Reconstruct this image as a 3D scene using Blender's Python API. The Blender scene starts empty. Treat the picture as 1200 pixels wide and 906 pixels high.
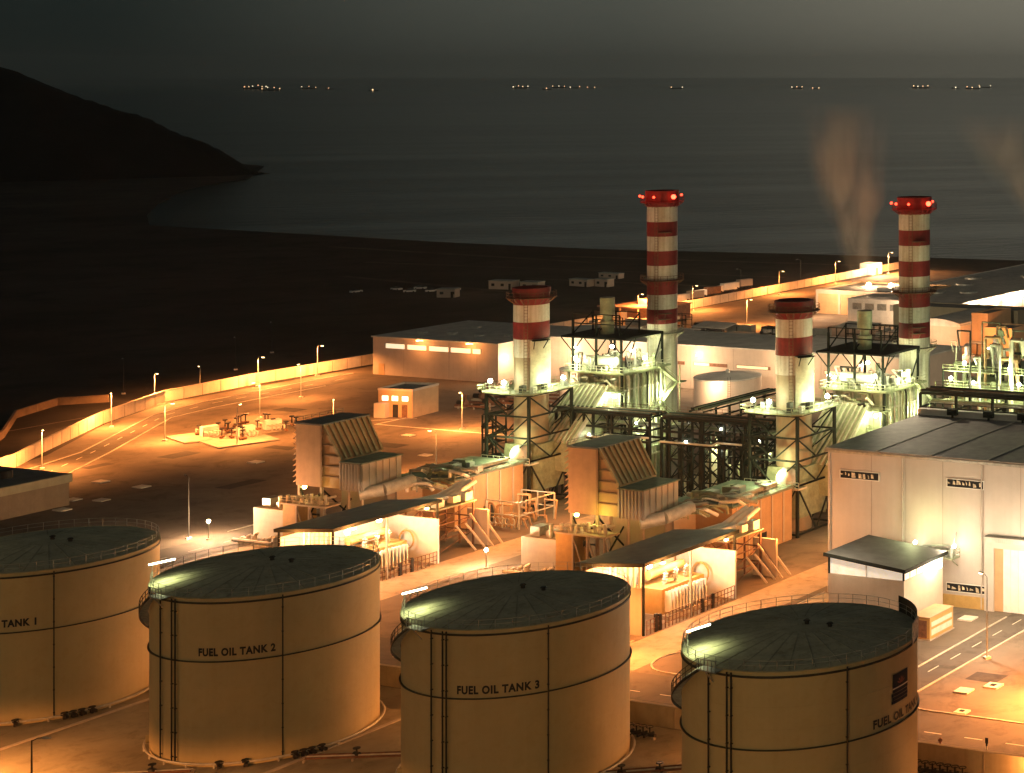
import bpy, math, random
from math import sin, cos, pi, radians as R, atan2, hypot
from mathutils import Vector, Matrix
random.seed(7)
HAZE = 3.e-5
sc = bpy.context.scene
C = sc.collection

# ------------------------------------------------------------------ materials
MATS = {}
def mat(name, col, rough=.7, metal=0., var=.25, scale=.35, bump=0., bscale=4., streak=0., stain=0., emit=None, estr=0., ribs=None):
    """Procedural surface: base colour broken up by two noises, optional vertical weather streaks, bump and ribs."""
    if name in MATS: return MATS[name]
    m = bpy.data.materials.new(name); m.use_nodes = True
    nt = m.node_tree; N = nt.nodes; L = nt.links
    b = N['Principled BSDF']
    b.inputs['Roughness'].default_value = rough; b.inputs['Metallic'].default_value = metal
    if emit:
        b.inputs['Emission Color'].default_value = (*emit, 1); b.inputs['Emission Strength'].default_value = estr
    tc = N.new('ShaderNodeTexCoord')
    n1 = N.new('ShaderNodeTexNoise'); n1.inputs['Scale'].default_value = scale; n1.inputs['Detail'].default_value = 7; n1.inputs['Roughness'].default_value = .65
    L.new(tc.outputs['Object'], n1.inputs['Vector'])
    rp = N.new('ShaderNodeValToRGB')
    lo = [max(0, c*(1-var)) for c in col]; hi = [min(1, c*(1+var)) for c in col]
    rp.color_ramp.elements[0].position = .3; rp.color_ramp.elements[1].position = .7
    rp.color_ramp.elements[0].color = (*lo, 1); rp.color_ramp.elements[1].color = (*hi, 1)
    L.new(n1.outputs['Fac'], rp.inputs['Fac'])
    out = rp.outputs['Color']
    if streak:
        mp = N.new('ShaderNodeMapping'); mp.inputs['Scale'].default_value = (1.3, 1.3, .06)
        L.new(tc.outputs['Object'], mp.inputs['Vector'])
        n2 = N.new('ShaderNodeTexNoise'); n2.inputs['Scale'].default_value = 1.; n2.inputs['Detail'].default_value = 6
        L.new(mp.outputs['Vector'], n2.inputs['Vector'])
        r2 = N.new('ShaderNodeValToRGB'); r2.color_ramp.elements[0].position = .36; r2.color_ramp.elements[1].position = .62
        g = streak*.3
        r2.color_ramp.elements[0].color = (1-g*.85, 1-g, 1-g*1.25, 1); r2.color_ramp.elements[1].color = (1, 1, 1, 1)
        L.new(n2.outputs['Fac'], r2.inputs['Fac'])
        mx = N.new('ShaderNodeMix'); mx.data_type = 'RGBA'; mx.blend_type = 'MULTIPLY'; mx.inputs['Factor'].default_value = 1
        L.new(out, mx.inputs['A']); L.new(r2.outputs['Color'], mx.inputs['B']); out = mx.outputs['Result']
    if stain:                                            # blotches of dirt, oil and patched surface
        n4 = N.new('ShaderNodeTexNoise'); n4.inputs['Scale'].default_value = scale*3.3; n4.inputs['Detail'].default_value = 9; n4.inputs['Roughness'].default_value = .7; n4.inputs['Distortion'].default_value = .6
        L.new(tc.outputs['Object'], n4.inputs['Vector'])
        r4 = N.new('ShaderNodeValToRGB'); r4.color_ramp.elements[0].position = .33; r4.color_ramp.elements[1].position = .5
        g = 1-stain; r4.color_ramp.elements[0].color = (g, g*.97, g*.92, 1); r4.color_ramp.elements[1].color = (1, 1, 1, 1)
        L.new(n4.outputs['Fac'], r4.inputs['Fac'])
        m4 = N.new('ShaderNodeMix'); m4.data_type = 'RGBA'; m4.blend_type = 'MULTIPLY'; m4.inputs['Factor'].default_value = 1
        L.new(out, m4.inputs['A']); L.new(r4.outputs['Color'], m4.inputs['B']); out = m4.outputs['Result']
    L.new(out, b.inputs['Base Color'])
    if rough >= .85: b.inputs['Specular IOR Level'].default_value = .25 if rough < 1 else 0.
    h = None
    if bump:
        n3 = N.new('ShaderNodeTexNoise'); n3.inputs['Scale'].default_value = bscale; n3.inputs['Detail'].default_value = 5
        L.new(tc.outputs['Object'], n3.inputs['Vector']); h = n3.outputs['Fac']
    if ribs:
        w = N.new('ShaderNodeTexWave'); w.wave_type = 'BANDS'; w.bands_direction = ribs[0]; w.inputs['Scale'].default_value = ribs[1]
        L.new(tc.outputs['Object'], w.inputs['Vector']); h = w.outputs['Fac']
    if h is not None:
        bp = N.new('ShaderNodeBump'); bp.inputs['Strength'].default_value = bump or .5; bp.inputs['Distance'].default_value = .08
        L.new(h, bp.inputs['Height']); L.new(bp.outputs['Normal'], b.inputs['Normal'])
    MATS[name] = m
    if max(col) < .035: b.inputs['Specular IOR Level'].default_value = .2
    return m

def glow(name, col, s): return mat(name, col, .4, var=.02, emit=col, estr=s)

M_cream   = lambda: mat('tank_paint', (.47, .385, .20), .6, var=.05, scale=.25, streak=.14, stain=.05)
M_roofpl  = lambda: mat('tank_roof_plate', (.46, .455, .335), 1., var=.22, scale=.35, bump=.15, bscale=1.2, stain=.3)
M_pipe    = lambda: mat('pipe_dark', (.034, .031, .028), .55, .3, var=.3, scale=1.5)
M_steel   = lambda: mat('painted_steel_dark', (.012, .015, .012), .85, 0., var=.4, scale=.8)
M_galv    = lambda: mat('galvanised_steel', (.34, .35, .32), .45, .5, var=.3, scale=1.2)
M_palepipe= lambda: mat('pipe_pale', (.52, .50, .42), .5, .1, var=.25, scale=.9)
M_wallp   = lambda: mat('clad_wall_cream', (.47, .385, .305), .65, var=.10, scale=.3, streak=.16)
M_hall    = lambda: mat('hall_cladding', (.49, .445, .40), .6, var=.08, scale=.22, streak=.14)
M_wallo   = lambda: mat('clad_wall_ochre', (.46, .29, .15), .65, var=.14, scale=.4, streak=.2)
M_white   = lambda: mat('white_panel', (.74, .72, .66), .6, var=.10, scale=.6, streak=.12)
M_roofg   = lambda: mat('roof_grey', (.46, .45, .40), .7, var=.25, scale=.3, bump=.35, ribs=('X', .9))
M_roofd   = lambda: mat('roof_dark_sheet', (.13, .13, .125), .65, var=.3, scale=.35, bump=.35, ribs=('X', 1.1))
M_roofgr  = lambda: mat('roof_green', (.15, .185, .14), .7, var=.35, scale=.5)
M_green   = lambda: mat('equipment_green', (.30, .33, .22), .55, .1, var=.3, scale=.8, streak=.3)
M_conc    = lambda: mat('concrete', (.36, .31, .25), .85, var=.28, scale=.22, bump=.25, bscale=2.)
M_slab    = lambda: mat('concrete_pale', (.62, .57, .48), .85, var=.15, scale=.9)
M_kerb    = lambda: mat('kerb_concrete', (.48, .42, .34), .85, var=.2, scale=.7)
M_line    = lambda: mat('road_paint', (.62, .56, .46), .7, var=.3, scale=1.5)
M_red     = lambda: mat('stack_red', (.23, .012, .016), .6, var=.25, scale=.5, streak=.9, stain=.3)
M_swhite  = lambda: mat('stack_white', (.72, .70, .65), .5, var=.08, scale=.5, streak=1.1, stain=.18)
M_stkcore = lambda: mat('stack_cladding', (.34, .265, .18), .55, .1, var=.14, scale=.6, streak=.3)
M_black   = lambda: mat('black_opening', (.012, .012, .013), .8, var=.3)
M_ink     = lambda: mat('black_lettering', (.02, .02, .024), .6, var=.2)
M_navy    = lambda: mat('navy_paint', (.006, .010, .028), .9, var=.15)
M_logor   = lambda: mat('red_paint', (.22, .02, .02), .5, var=.15)
M_glass   = lambda: mat('dark_glass', (.03, .03, .03), .15, var=.1)
M_wallc   = lambda: mat('boundary_concrete', (.66, .56, .43), .85, var=.14, scale=.4, streak=.25)
M_rust    = lambda: mat('rusty_steel', (.16, .075, .04), .75, .1, var=.45, scale=1.4)
M_yellow  = lambda: mat('ochre_paint', (.45, .29, .10), .6, var=.15, scale=.8, streak=.2)

# ------------------------------------------------------------------ mesh builder
class MB:
    def __init__(s): s.v = []; s.f = []
    def add(s, vs, fs):
        o = len(s.v); s.v += [tuple(p) for p in vs]; s.f += [tuple(i+o for i in f) for f in fs]; return s
    def box(s, x0, y0, z0, x1, y1, z1):
        vs = [(x, y, z) for z in (z0, z1) for x, y in ((x0, y0), (x1, y0), (x1, y1), (x0, y1))]
        return s.add(vs, [(3,2,1,0),(4,5,6,7),(0,1,5,4),(1,2,6,5),(2,3,7,6),(3,0,4,7)])
    def hexa(s, b, t):                                   # bottom 4, top 4 corner points
        return s.add(list(b)+list(t), [(3,2,1,0),(4,5,6,7),(0,1,5,4),(1,2,6,5),(2,3,7,6),(3,0,4,7)])
    def quad(s, *p): return s.add(p, [tuple(range(len(p)))])
    def prism(s, poly, z0, z1):
        n = len(poly)
        return s.add([(x, y, z0) for x, y in poly]+[(x, y, z1) for x, y in poly],
                     [tuple(range(n-1, -1, -1)), tuple(range(n, 2*n))]+[(i, (i+1) % n, n+(i+1) % n, n+i) for i in range(n)])
    def beam(s, p, q, w, h=None):
        p = Vector(p); q = Vector(q); d = q-p
        if d.length < 1e-6: return s
        d.normalize(); h = h or w
        up = Vector((0, 0, 1)) if abs(d.z) < .95 else Vector((1, 0, 0))
        a = d.cross(up).normalized()*w/2; b = a.normalized().cross(d).normalized()*h/2
        vs = [p-a-b, p+a-b, p+a+b, p-a+b, q-a-b, q+a-b, q+a+b, q-a+b]
        return s.add(vs, [(3,2,1,0),(4,5,6,7),(0,1,5,4),(1,2,6,5),(2,3,7,6),(3,0,4,7)])
    def cyl(s, p, q, r0, r1=None, n=12, caps=True):
        p = Vector(p); q = Vector(q); r1 = r0 if r1 is None else r1
        d = (q-p).normalized()
        up = Vector((0, 0, 1)) if abs(d.z) < .95 else Vector((1, 0, 0))
        a = d.cross(up).normalized(); b = a.cross(d)*-1
        vs = []
        for c, r in ((p, r0), (q, r1)):
            for i in range(n):
                t = 2*pi*i/n; vs.append(c+a*cos(t)*r+b*sin(t)*r)
        fs = [(i, (i+1) % n, n+(i+1) % n, n+i) for i in range(n)]
        if caps: fs += [tuple(range(n-1, -1, -1)), tuple(range(n, 2*n))]
        return s.add(vs, fs)
    def tube(s, pts, r, n=6):
        for a, b in zip(pts[:-1], pts[1:]): s.cyl(a, b, r, n=n)
        return s
    def lathe(s, prof, n=48, a0=0., a1=2*pi, cx=0, cy=0):
        full = abs(a1-a0-2*pi) < 1e-6; k = n if full else n+1
        o = len(s.v)
        for r, z in prof:
            for i in range(k):
                t = a0+(a1-a0)*i/n; s.v.append((cx+r*cos(t), cy+r*sin(t), z))
        for j in range(len(prof)-1):
            for i in range(n):
                i2 = (i+1) % k
                s.f.append((o+j*k+i, o+j*k+i2, o+(j+1)*k+i2, o+(j+1)*k+i))
        return s
    def ring(s, r, z, w, h, n=72, a0=0., a1=2*pi, cx=0, cy=0):
        return s.lathe([(r, z), (r+w, z), (r+w, z+h), (r, z+h), (r, z)], n, a0, a1, cx, cy)
    def sphere(s, c, r, n=8, m=6, sz=1.):
        o = len(s.v)
        for j in range(m+1):
            t = pi*j/m
            for i in range(n):
                a = 2*pi*i/n; s.v.append((c[0]+r*sin(t)*cos(a), c[1]+r*sin(t)*sin(a), c[2]+r*sz*cos(t)))
        for j in range(m):
            for i in range(n):
                s.f.append((o+j*n+i, o+(j+1)*n+i, o+(j+1)*n+(i+1) % n, o+j*n+(i+1) % n))
        return s
    def rail(s, pts, h=1.1, w=.06, step=1.6, rows=2):
        for a, b in zip(pts[:-1], pts[1:]):
            a = Vector(a); b = Vector(b); n = max(1, int((b-a).length/step))
            for i in range(n+1):
                p = a.lerp(b, i/n); s.beam(p, p+Vector((0, 0, h)), w)
            for k in range(rows):
                z = Vector((0, 0, h*(rows-k)/rows)); s.beam(a+z, b+z, w)
        return s
    def build(s, name, m, parent=None, loc=(0, 0, 0), smooth=True):
        me = bpy.data.meshes.new(name); me.from_pydata(s.v, [], s.f); me.update()
        me.materials.append(m() if callable(m) else m)
        if smooth:
            me.polygons.foreach_set('use_smooth', [True]*len(me.polygons))
            me.set_sharp_from_angle(angle=R(32))
        o = bpy.data.objects.new(name, me); C.objects.link(o)
        o.location = loc
        if parent: o.parent = parent
        return o

def tag(o, label=None, cat=None, group=None, kind=None):
    if label: o['label'] = label
    if cat: o['category'] = cat
    if group: o['group'] = group
    if kind: o['kind'] = kind
    return o
def thing(name, label, cat, loc=(0, 0, 0), group=None, rz=0):
    o = bpy.data.objects.new(name, None); C.objects.link(o)
    o.empty_display_size = .5; o.location = loc; o.rotation_euler = (0, 0, rz)
    return tag(o, label, cat, group)
def dup(root, loc, label=None, group=None, rz=None):
    r = root.copy(); C.objects.link(r); r.location = loc
    if rz is not None: r.rotation_euler = (0, 0, rz)
    if label: r['label'] = label
    if group: r['group'] = group
    for ch in list(root.children):
        c = ch.copy(); C.objects.link(c); c.parent = r
        for g in ch.children:
            d = g.copy(); C.objects.link(d); d.parent = c
    return r
SOD = (1., .33, .075); MERC = (.94, 1., .46); WARM = (1., .62, .35); CREAM = (1., .80, .54); OLIVE = (1., .72, .20); MASTC = (1., .70, .27)
KS, KM, KW, KB = 2.7, 1.8, 1.8, 1.6       # overall levels of the sodium, mercury, warm and beacon lamps
def lamp(name, loc, w, col=SOD, size=.3, spot=None, to=None, blend=.6):
    l = bpy.data.lights.new(name, 'SPOT' if spot else 'POINT'); l.energy = w; l.color = col
    l.energy = w*(KS if col is SOD else KM if col in (MERC, OLIVE, CREAM) else KW if col is WARM else KB)
    l.shadow_soft_size = size
    o = bpy.data.objects.new(name, l); C.objects.link(o); o.location = loc
    if spot:
        l.spot_size = R(spot); l.spot_blend = blend
        d = (Vector(to)-Vector(loc)) if to else Vector((0, 0, -1))
        o.rotation_euler = d.to_track_quat('-Z', 'Y').to_euler()
    return o
def area(name, loc, w, col, sx, sy, to):
    l = bpy.data.lights.new(name, 'AREA'); l.energy = w; l.color = col; l.shape = 'RECTANGLE'; l.size = sx; l.size_y = sy
    o = bpy.data.objects.new(name, l); C.objects.link(o); o.location = loc
    o.rotation_euler = (Vector(to)-Vector(loc)).to_track_quat('-Z', 'Y').to_euler()
    return o

# ------------------------------------------------------------------ camera (a shift lens, kept level)
H = 85.
cd = bpy.data.cameras.new('camera'); cam = bpy.data.objects.new('camera', cd); C.objects.link(cam)
cam.location = (0, 0, H); cam.rotation_euler = (R(90), 0, R(20))
cd.sensor_fit = 'HORIZONTAL'; cd.sensor_width = 36; cd.lens = 36*2150/1200
cd.shift_x = (600-1550)/1200; cd.shift_y = (90-453)/1200
cd.clip_start = 1; cd.clip_end = 200000
sc.camera = cam
sc.view_settings.view_transform = 'Standard'; sc.view_settings.look = 'None'
sc.view_settings.exposure = 0; sc.view_settings.gamma = 1

# ------------------------------------------------------------------ dusk sky
w = bpy.data.worlds.new('World'); sc.world = w; w.use_nodes = True
nt = w.node_tree; bg = nt.nodes['Background']
sky = nt.nodes.new('ShaderNodeTexSky'); sky.sky_type = 'NISHITA'; sky.sun_disc = False
sky.sun_elevation = R(3.0); sky.sun_rotation = R(24); sky.altitude = 85; sky.air_density = 1.; sky.dust_density = .5
mxs = nt.nodes.new('ShaderNodeMix'); mxs.data_type = 'RGBA'; mxs.blend_type = 'MIX'; mxs.inputs['Factor'].default_value = .7
hs = nt.nodes.new('ShaderNodeHueSaturation'); hs.inputs['Saturation'].default_value = .14
skc = nt.nodes.new('ShaderNodeTexCoord'); skm = nt.nodes.new('ShaderNodeVectorMath'); skm.operation = 'MAXIMUM'; skm.inputs[1].default_value = (-2, -2, .055)
nt.links.new(skc.outputs['Generated'], skm.inputs[0]); nt.links.new(skm.outputs['Vector'], sky.inputs['Vector'])
nt.links.new(sky.outputs['Color'], hs.inputs['Color'])
tint = nt.nodes.new('ShaderNodeMix'); tint.data_type = 'RGBA'; tint.blend_type = 'MULTIPLY'; tint.inputs['Factor'].default_value = 1
tint.inputs['B'].default_value = (.97, 1.0, .92, 1)
nt.links.new(hs.outputs['Color'], tint.inputs['A'])
# the dusk glow lies to the right of the view; the sector over the headland is the dark one
gtc = nt.nodes.new('ShaderNodeTexCoord'); dp = nt.nodes.new('ShaderNodeVectorMath'); dp.operation = 'DOT_PRODUCT'
dp.inputs[1].default_value = (-sin(R(24)), cos(R(24)), 0)
nt.links.new(gtc.outputs['Generated'], dp.inputs[0])
cr = nt.nodes.new('ShaderNodeValToRGB'); cr.color_ramp.interpolation = 'EASE'; e = cr.color_ramp.elements
e[0].position = .45; e[0].color = (1, 1, 1, 1); e[1].position = 1.; e[1].color = (1.5, 1.4, 1.26, 1)
q = e.new(.80); q.color = (.05, .085, .095, 1); q = e.new(.86); q.color = (.13, .19, .20, 1); q = e.new(.95); q.color = (.72, .76, .73, 1)
nt.links.new(dp.outputs['Value'], cr.inputs['Fac'])
gm = nt.nodes.new('ShaderNodeMix'); gm.data_type = 'RGBA'; gm.blend_type = 'MULTIPLY'; gm.inputs['Factor'].default_value = 1
nt.links.new(tint.outputs['Result'], gm.inputs['A']); nt.links.new(cr.outputs['Color'], gm.inputs['B'])
# murk towards the horizon
sz = nt.nodes.new('ShaderNodeSeparateXYZ'); nt.links.new(gtc.outputs['Generated'], sz.inputs['Vector'])
mk = nt.nodes.new('ShaderNodeValToRGB'); mk.color_ramp.interpolation = 'EASE'; e = mk.color_ramp.elements
e[0].position = .0; e[0].color = (.70, .70, .70, 1); e[1].position = .045; e[1].color = (1, 1, 1, 1)
nt.links.new(sz.outputs['Z'], mk.inputs['Fac'])
hm = nt.nodes.new('ShaderNodeMix'); hm.data_type = 'RGBA'; hm.blend_type = 'MULTIPLY'; hm.inputs['Factor'].default_value = 1
nt.links.new(gm.outputs['Result'], hm.inputs['A']); nt.links.new(mk.outputs['Color'], hm.inputs['B'])
nt.links.new(hm.outputs['Result'], bg.inputs['Color'])
bg.inputs['Strength'].default_value = .035

# ------------------------------------------------------------------ ground, sea, hill
def sheet(name, polys, z, m):
    b = MB()
    for p in polys: b.quad(*[(x, y, z) for x, y in p])
    return tag(b.build(name, m, smooth=False), kind='structure')
sea_m = mat('sea_water', (.010, .016, .017), .16, var=.2, scale=.002)
_n = sea_m.node_tree; _b = _n.nodes['Principled BSDF']
def sea_noise(sx, sy, det):
    tc = _n.nodes.new('ShaderNodeTexCoord'); mp = _n.nodes.new('ShaderNodeMapping'); mp.vector_type = 'POINT'
    mp.inputs['Rotation'].default_value = (0, 0, R(-31)); mp.inputs['Scale'].default_value = (sx, sy, 1)
    no = _n.nodes.new('ShaderNodeTexNoise'); no.inputs['Scale'].default_value = 1.; no.inputs['Detail'].default_value = det; no.inputs['Roughness'].default_value = .6
    r0 = _n.nodes.new('ShaderNodeMapping'); r0.inputs['Rotation'].default_value = (0, 0, R(-41))
    _n.links.new(tc.outputs['Object'], r0.inputs['Vector']); mp.inputs['Rotation'].default_value = (0, 0, 0)
    _n.links.new(r0.outputs['Vector'], mp.inputs['Vector']); _n.links.new(mp.outputs['Vector'], no.inputs['Vector']); return no
_f = sea_noise(.03, .10, 6); _g = sea_noise(.0011, .011, 5)
_mr = _n.nodes.new('ShaderNodeMapRange'); _mr.inputs['From Min'].default_value = .38; _mr.inputs['From Max'].default_value = .66; _mr.inputs['To Min'].default_value = .12; _mr.inputs['To Max'].default_value = 1.
_n.links.new(_g.outputs['Fac'], _mr.inputs['Value'])
_bp = _n.nodes.new('ShaderNodeBump'); _bp.inputs['Distance'].default_value = 1.4
_n.links.new(_mr.outputs['Result'], _bp.inputs['Strength'])
_n.links.new(_f.outputs['Fac'], _bp.inputs['Height']); _n.links.new(_bp.outputs['Normal'], _b.inputs['Normal'])
sheet('sea', [[(-90000, 400), (90000, 400), (90000, 120000), (-90000, 120000)]], -.6, sea_m)

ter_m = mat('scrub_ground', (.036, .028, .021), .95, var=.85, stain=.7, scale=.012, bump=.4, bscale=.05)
terrain = [(6000, -3000), (6000, 760), (-420, 750), (-531, 742), (-645, 728), (-740, 731), (-825, 740), (-940, 752),
           (-990.4, 757.2), (-1065.2, 812.8), (-1158.5, 892.4), (-1264, 991.3), (-1329.4, 1071.9), (-1359.5, 1125.8), (-1547.6, 1299), (-1905.6, 1434.8), (-4016.1, 2262.9), (-6000, -3000)]
tb = MB(); n_ = len(terrain)
tb.quad(*[(x, y, 0) for x, y in terrain])
tb.add([(x, y, z) for z in (0, -2.5) for x, y in terrain], [(i, n_+i, n_+(i+1) % n_, (i+1) % n_) for i in range(n_)])
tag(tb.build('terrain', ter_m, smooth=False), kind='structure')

# headland: a real ridge with its own depth, falling to the water at its tip
c20, s20 = cos(R(20)), sin(R(20))
def LD(l, d): return (l*c20-d*s20, l*s20+d*c20)           # lateral / depth seen from the hillside viewpoint
hb = MB(); nl, nd = 90, 34
ridge = [(-922, -3), (-934, 1), (-946, 7), (-960, 17), (-972, 25), (-986, 31), (-1000, 35), (-1020, 43), (-1035, 52), (-1055, 56), (-1080, 65), (-1110, 74), (-1153, 92), (-1250, 125), (-1400, 160), (-1700, 190)]
def rz_(l):
    for (a, za), (b, zb) in zip(ridge[:-1], ridge[1:]):
        if b <= l <= a: return za+(zb-za)*(l-a)/(b-a)
    return ridge[-1][1] if l < ridge[-1][0] else -3
for i in range(nl+1):
    l = -924-(i/nl)**1.6*700
    for j in range(nd+1):
        t = j/nd*2-1
        wdt = 16+(-l-924)*.8
        d = 1600+t*wdt
        h = rz_(l)*max(0, 1-abs(t)**1.5)+(random.random()-.5)*2.2*(1 if i else 0)*(1-abs(t))
        x, y = LD(l, d); hb.v.append((x, y, h-.4 if abs(t) < 1 else -3))
for i in range(nl):
    for j in range(nd):
        a = i*(nd+1)+j; hb.f.append((a, a+1, a+nd+2, a+nd+1))
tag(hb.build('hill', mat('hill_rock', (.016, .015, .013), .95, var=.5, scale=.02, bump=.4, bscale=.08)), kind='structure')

asph = mat('asphalt', (.105, .086, .068), .88, var=.30, stain=.45, scale=.06, bump=.2, bscale=1.5)
sheet('ground', [[(-447, 238), (-447, 700), (-20, 700), (-20, 100), (-330, 100), (-385, 180), (-398, 238), (-403, 272), (-410, 289), (-435, 322), (-446, 346)][::-1]], .006, mat('plant_ground', (.15, .118, .088), .9, var=.32, stain=.4, scale=.05, bump=.25, bscale=1.2))
# roads (asphalt sheets above the ground)
sheet('road', [[(-345, 199), (-20, 199), (-20, 212.6), (-345, 212.6)], [(-145.4, 213), (-139.6, 213), (-139.6, 256), (-145.4, 256)],
               [(-309, 213), (-297, 213), (-297, 345), (-309, 345)]], .012, asph)
sheet('perimeter_road', [[(-376, 262), (-400, 296.5), (-413, 314), (-426, 331.5), (-429, 346), (-430, 380), (-430, 400), (-441, 400), (-441, 380), (-439, 350), (-434, 333), (-406, 294), (-398, 275), (-388, 262)]], .012, asph)
M_apron = mat('apron_concrete', (.34, .275, .205), .85, var=.22, scale=.12, bump=.25, bscale=1.5, stain=.35)
sheet('apron', [[(-191.5, 213), (-182.5, 213), (-182.5, 300), (-191.5, 300)], [(-255, 213), (-245.5, 213), (-245.5, 300), (-255, 300)]], .016, M_apron)
sheet('pavement', [[(-297, 216), (-271, 216), (-271, 251), (-297, 251)], [(-180.5, 224), (-169.5, 224), (-169.5, 256), (-180.5, 256)]], .016, mat('pale_paving', (.40, .335, .25), .85, var=.2, scale=.15))
sheet('tank_yard', [[(-345, 146), (-60, 146), (-60, 195.6), (-345, 195.6)]], .016, mat('yard_concrete', (.30, .27, .19), .9, var=.25, stain=.3, scale=.09, bump=.3, bscale=1.))
pm = mat('patched_asphalt', (.062, .052, .044), .92, var=.35, scale=.3, stain=.3)
sheet('asphalt_patch', [[(x, y), (x+a, y+random.uniform(-.3, .3)), (x+a, y+b_), (x, y+b_)] for x, y, a, b_ in ((-136, 226, 5, 3.4), (-128, 236, 7, 2.2), (-121, 217, 3, 4.5), (-176, 231, 4, 2.6), (-352, 322, 9, 4), (-338, 300, 6, 8), (-330, 334, 11, 2.4), (-385, 296, 5, 7), (-372, 312, 8, 3), (-345, 278, 4, 9), (-322, 268, 5, 5), (-412, 348, 8, 4), (-398, 372, 12, 3), (-280, 266, 6, 3), (-262, 232, 3, 2), (-390, 282, 3, 6))], .0135, pm)
sheet('track', [dash(x0, y0, x1, y1, w_) for x0, y0, x1, y1, w_ in ((-700, 640, -480, 652, 4), (-640, 690, -470, 705, 5), (-760, 690, -600, 676, 4), (-580, 610, -462, 616, 3), (-660, 590, -520, 566, 3), (-820, 700, -700, 712, 4))] if False else [[(-700, 638), (-480, 651), (-480, 654), (-700, 642)], [(-640, 690), (-470, 704), (-470, 708), (-640, 695)], [(-780, 690), (-600, 672), (-600, 676), (-780, 695)], [(-580, 610), (-464, 614), (-464, 617), (-580, 613)], [(-660, 590), (-520, 564), (-520, 567), (-660, 594)]], .02, mat('sandy_track', (.085, .066, .048), .95, var=.5, stain=.6, scale=.06))
dl = []
def dash(x0, y0, x1, y1, wd=.18):
    d = Vector((x1-x0, y1-y0)).normalized(); n = Vector((-d.y, d.x))*wd/2
    return [(x0-n.x, y0-n.y), (x1-n.x, y1-n.y), (x1+n.x, y1+n.y), (x0+n.x, y0+n.y)]
for x in range(-334, -60, 6): dl.append(dash(x, 206., x+2.6, 206.))
for y in range(215, 256, 6): dl.append(dash(-142.6, y, -142.6, y+2.8))
for y in range(218, 340, 7): dl.append(dash(-303, y, -303, y+3))
pr = [(-384, 264), (-403, 294), (-417, 314), (-431, 334), (-435, 350), (-435.5, 378), (-435.5, 398)]
for (a, b) in zip(pr[:-1], pr[1:]):
    a = Vector(a); b = Vector(b); n = int((b-a).length/7)
    for i in range(n):
        p = a.lerp(b, i/n); q = p+(b-a).normalized()*3; dl.append(dash(p.x, p.y, q.x, q.y, .22))
sheet('road_markings', dl, .020, M_line)
# edge lines of the yard parking band and hatch by the workshop wall
sheet('yard_lines', [dash(-371, 342.5, -318, 342.5, .5), dash(-371, 342, -371, 352, .45), dash(-393, 333, -368, 352, .4)], .020, M_line)

def kerb(name, pts, wd=.28, h=.13, closed=False):
    b = MB(); pts = [Vector(p) for p in pts]
    if closed: pts = pts+[pts[0]]
    for a, c in zip(pts[:-1], pts[1:]):
        d = (c-a).normalized()*wd*.4
        b.beam((*(a-d), h/2), (*(c+d), h/2), wd, h)
    return tag(b.build(name, M_kerb, smooth=False), kind='structure')
def arc(cx, cy, r, a0, a1, n=10): return [(cx+r*cos(R(a0+(a1-a0)*i/n)), cy+r*sin(R(a0+(a1-a0)*i/n))) for i in range(n+1)]
kerb('kerb', [(-139.3, 256), (-139.3, 218.5)]+arc(-134, 218.3, 5.3, 180, 270)+[(-60, 213)])
kerb('kerb', [(-180.5, 256), (-180.5, 226)]+arc(-177.5, 219, 5.3, 120, 270)+arc(-151, 219, 6, 270, 360)+[(-145.4, 254)])
kerb('kerb', [(-376, 262), (-400, 296.5), (-413, 314), (-426, 331.5), (-429, 346), (-430, 380)])
kerb('kerb', [(-388, 262), (-398, 275), (-406, 294), (-434, 333), (-439, 350), (-441, 380), (-441, 399)])
for o_ in (0, -62.5):
    kerb('kerb', [(-207, 224.5), (-207, 218.5)]+arc(-203.5, 218.5, 3.5, 180, 270, 5)+[(-195.5, 215)]+arc(-195.5, 218.5, 3.5, 270, 360, 5)+[(-192, 224)] if not o_ else [(-270, 224), (-270, 215), (-255, 215), (-255, 224)])
kerb('kerb', [(-345, 213), (-310, 213)]); kerb('kerb', [(-296.6, 252), (-296.6, 345)]); kerb('kerb', [(-309.4, 252), (-309.4, 345)])
kerb('kerb', [(-345, 198.6), (-60, 198.6)])
kerb('kerb', [(-236, 146.4), (-236, 195)], .5, .2); kerb('kerb', [(-197.5, 146.4), (-197.5, 195)], .5, .2); kerb('kerb', [(-152, 146.4), (-152, 195)], .5, .2)

# ------------------------------------------------------------------ writing wrapped on a cylinder
def text_verts(txt, size):
    cu = bpy.data.curves.new('tmp', 'FONT'); cu.body = txt; cu.size = size; cu.resolution_u = 3; cu.space_character = 1.12; cu.offset = .045*size
    o = bpy.data.objects.new('tmp', cu); C.objects.link(o)
    dg = bpy.context.evaluated_depsgraph_get(); dg.update()
    me = bpy.data.meshes.new_from_object(o.evaluated_get(dg))
    vs = [tuple(v.co) for v in me.vertices]; fs = [tuple(p.vertices) for p in me.polygons]
    bpy.data.objects.remove(o); bpy.data.curves.remove(cu); bpy.data.meshes.remove(me)
    return vs, fs
def wrap(b, vs, fs, r, a_mid, z0, sx=1., off=.05, center=True):
    xs = [v[0] for v in vs]; xm = (min(xs)+max(xs))/2 if center else 0
    out = []
    for x, y, _ in vs:
        a = a_mid+(x-xm)*sx/r; out.append(((r+off)*cos(a), (r+off)*sin(a), z0+y))
    return b.add(out, fs)

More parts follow.
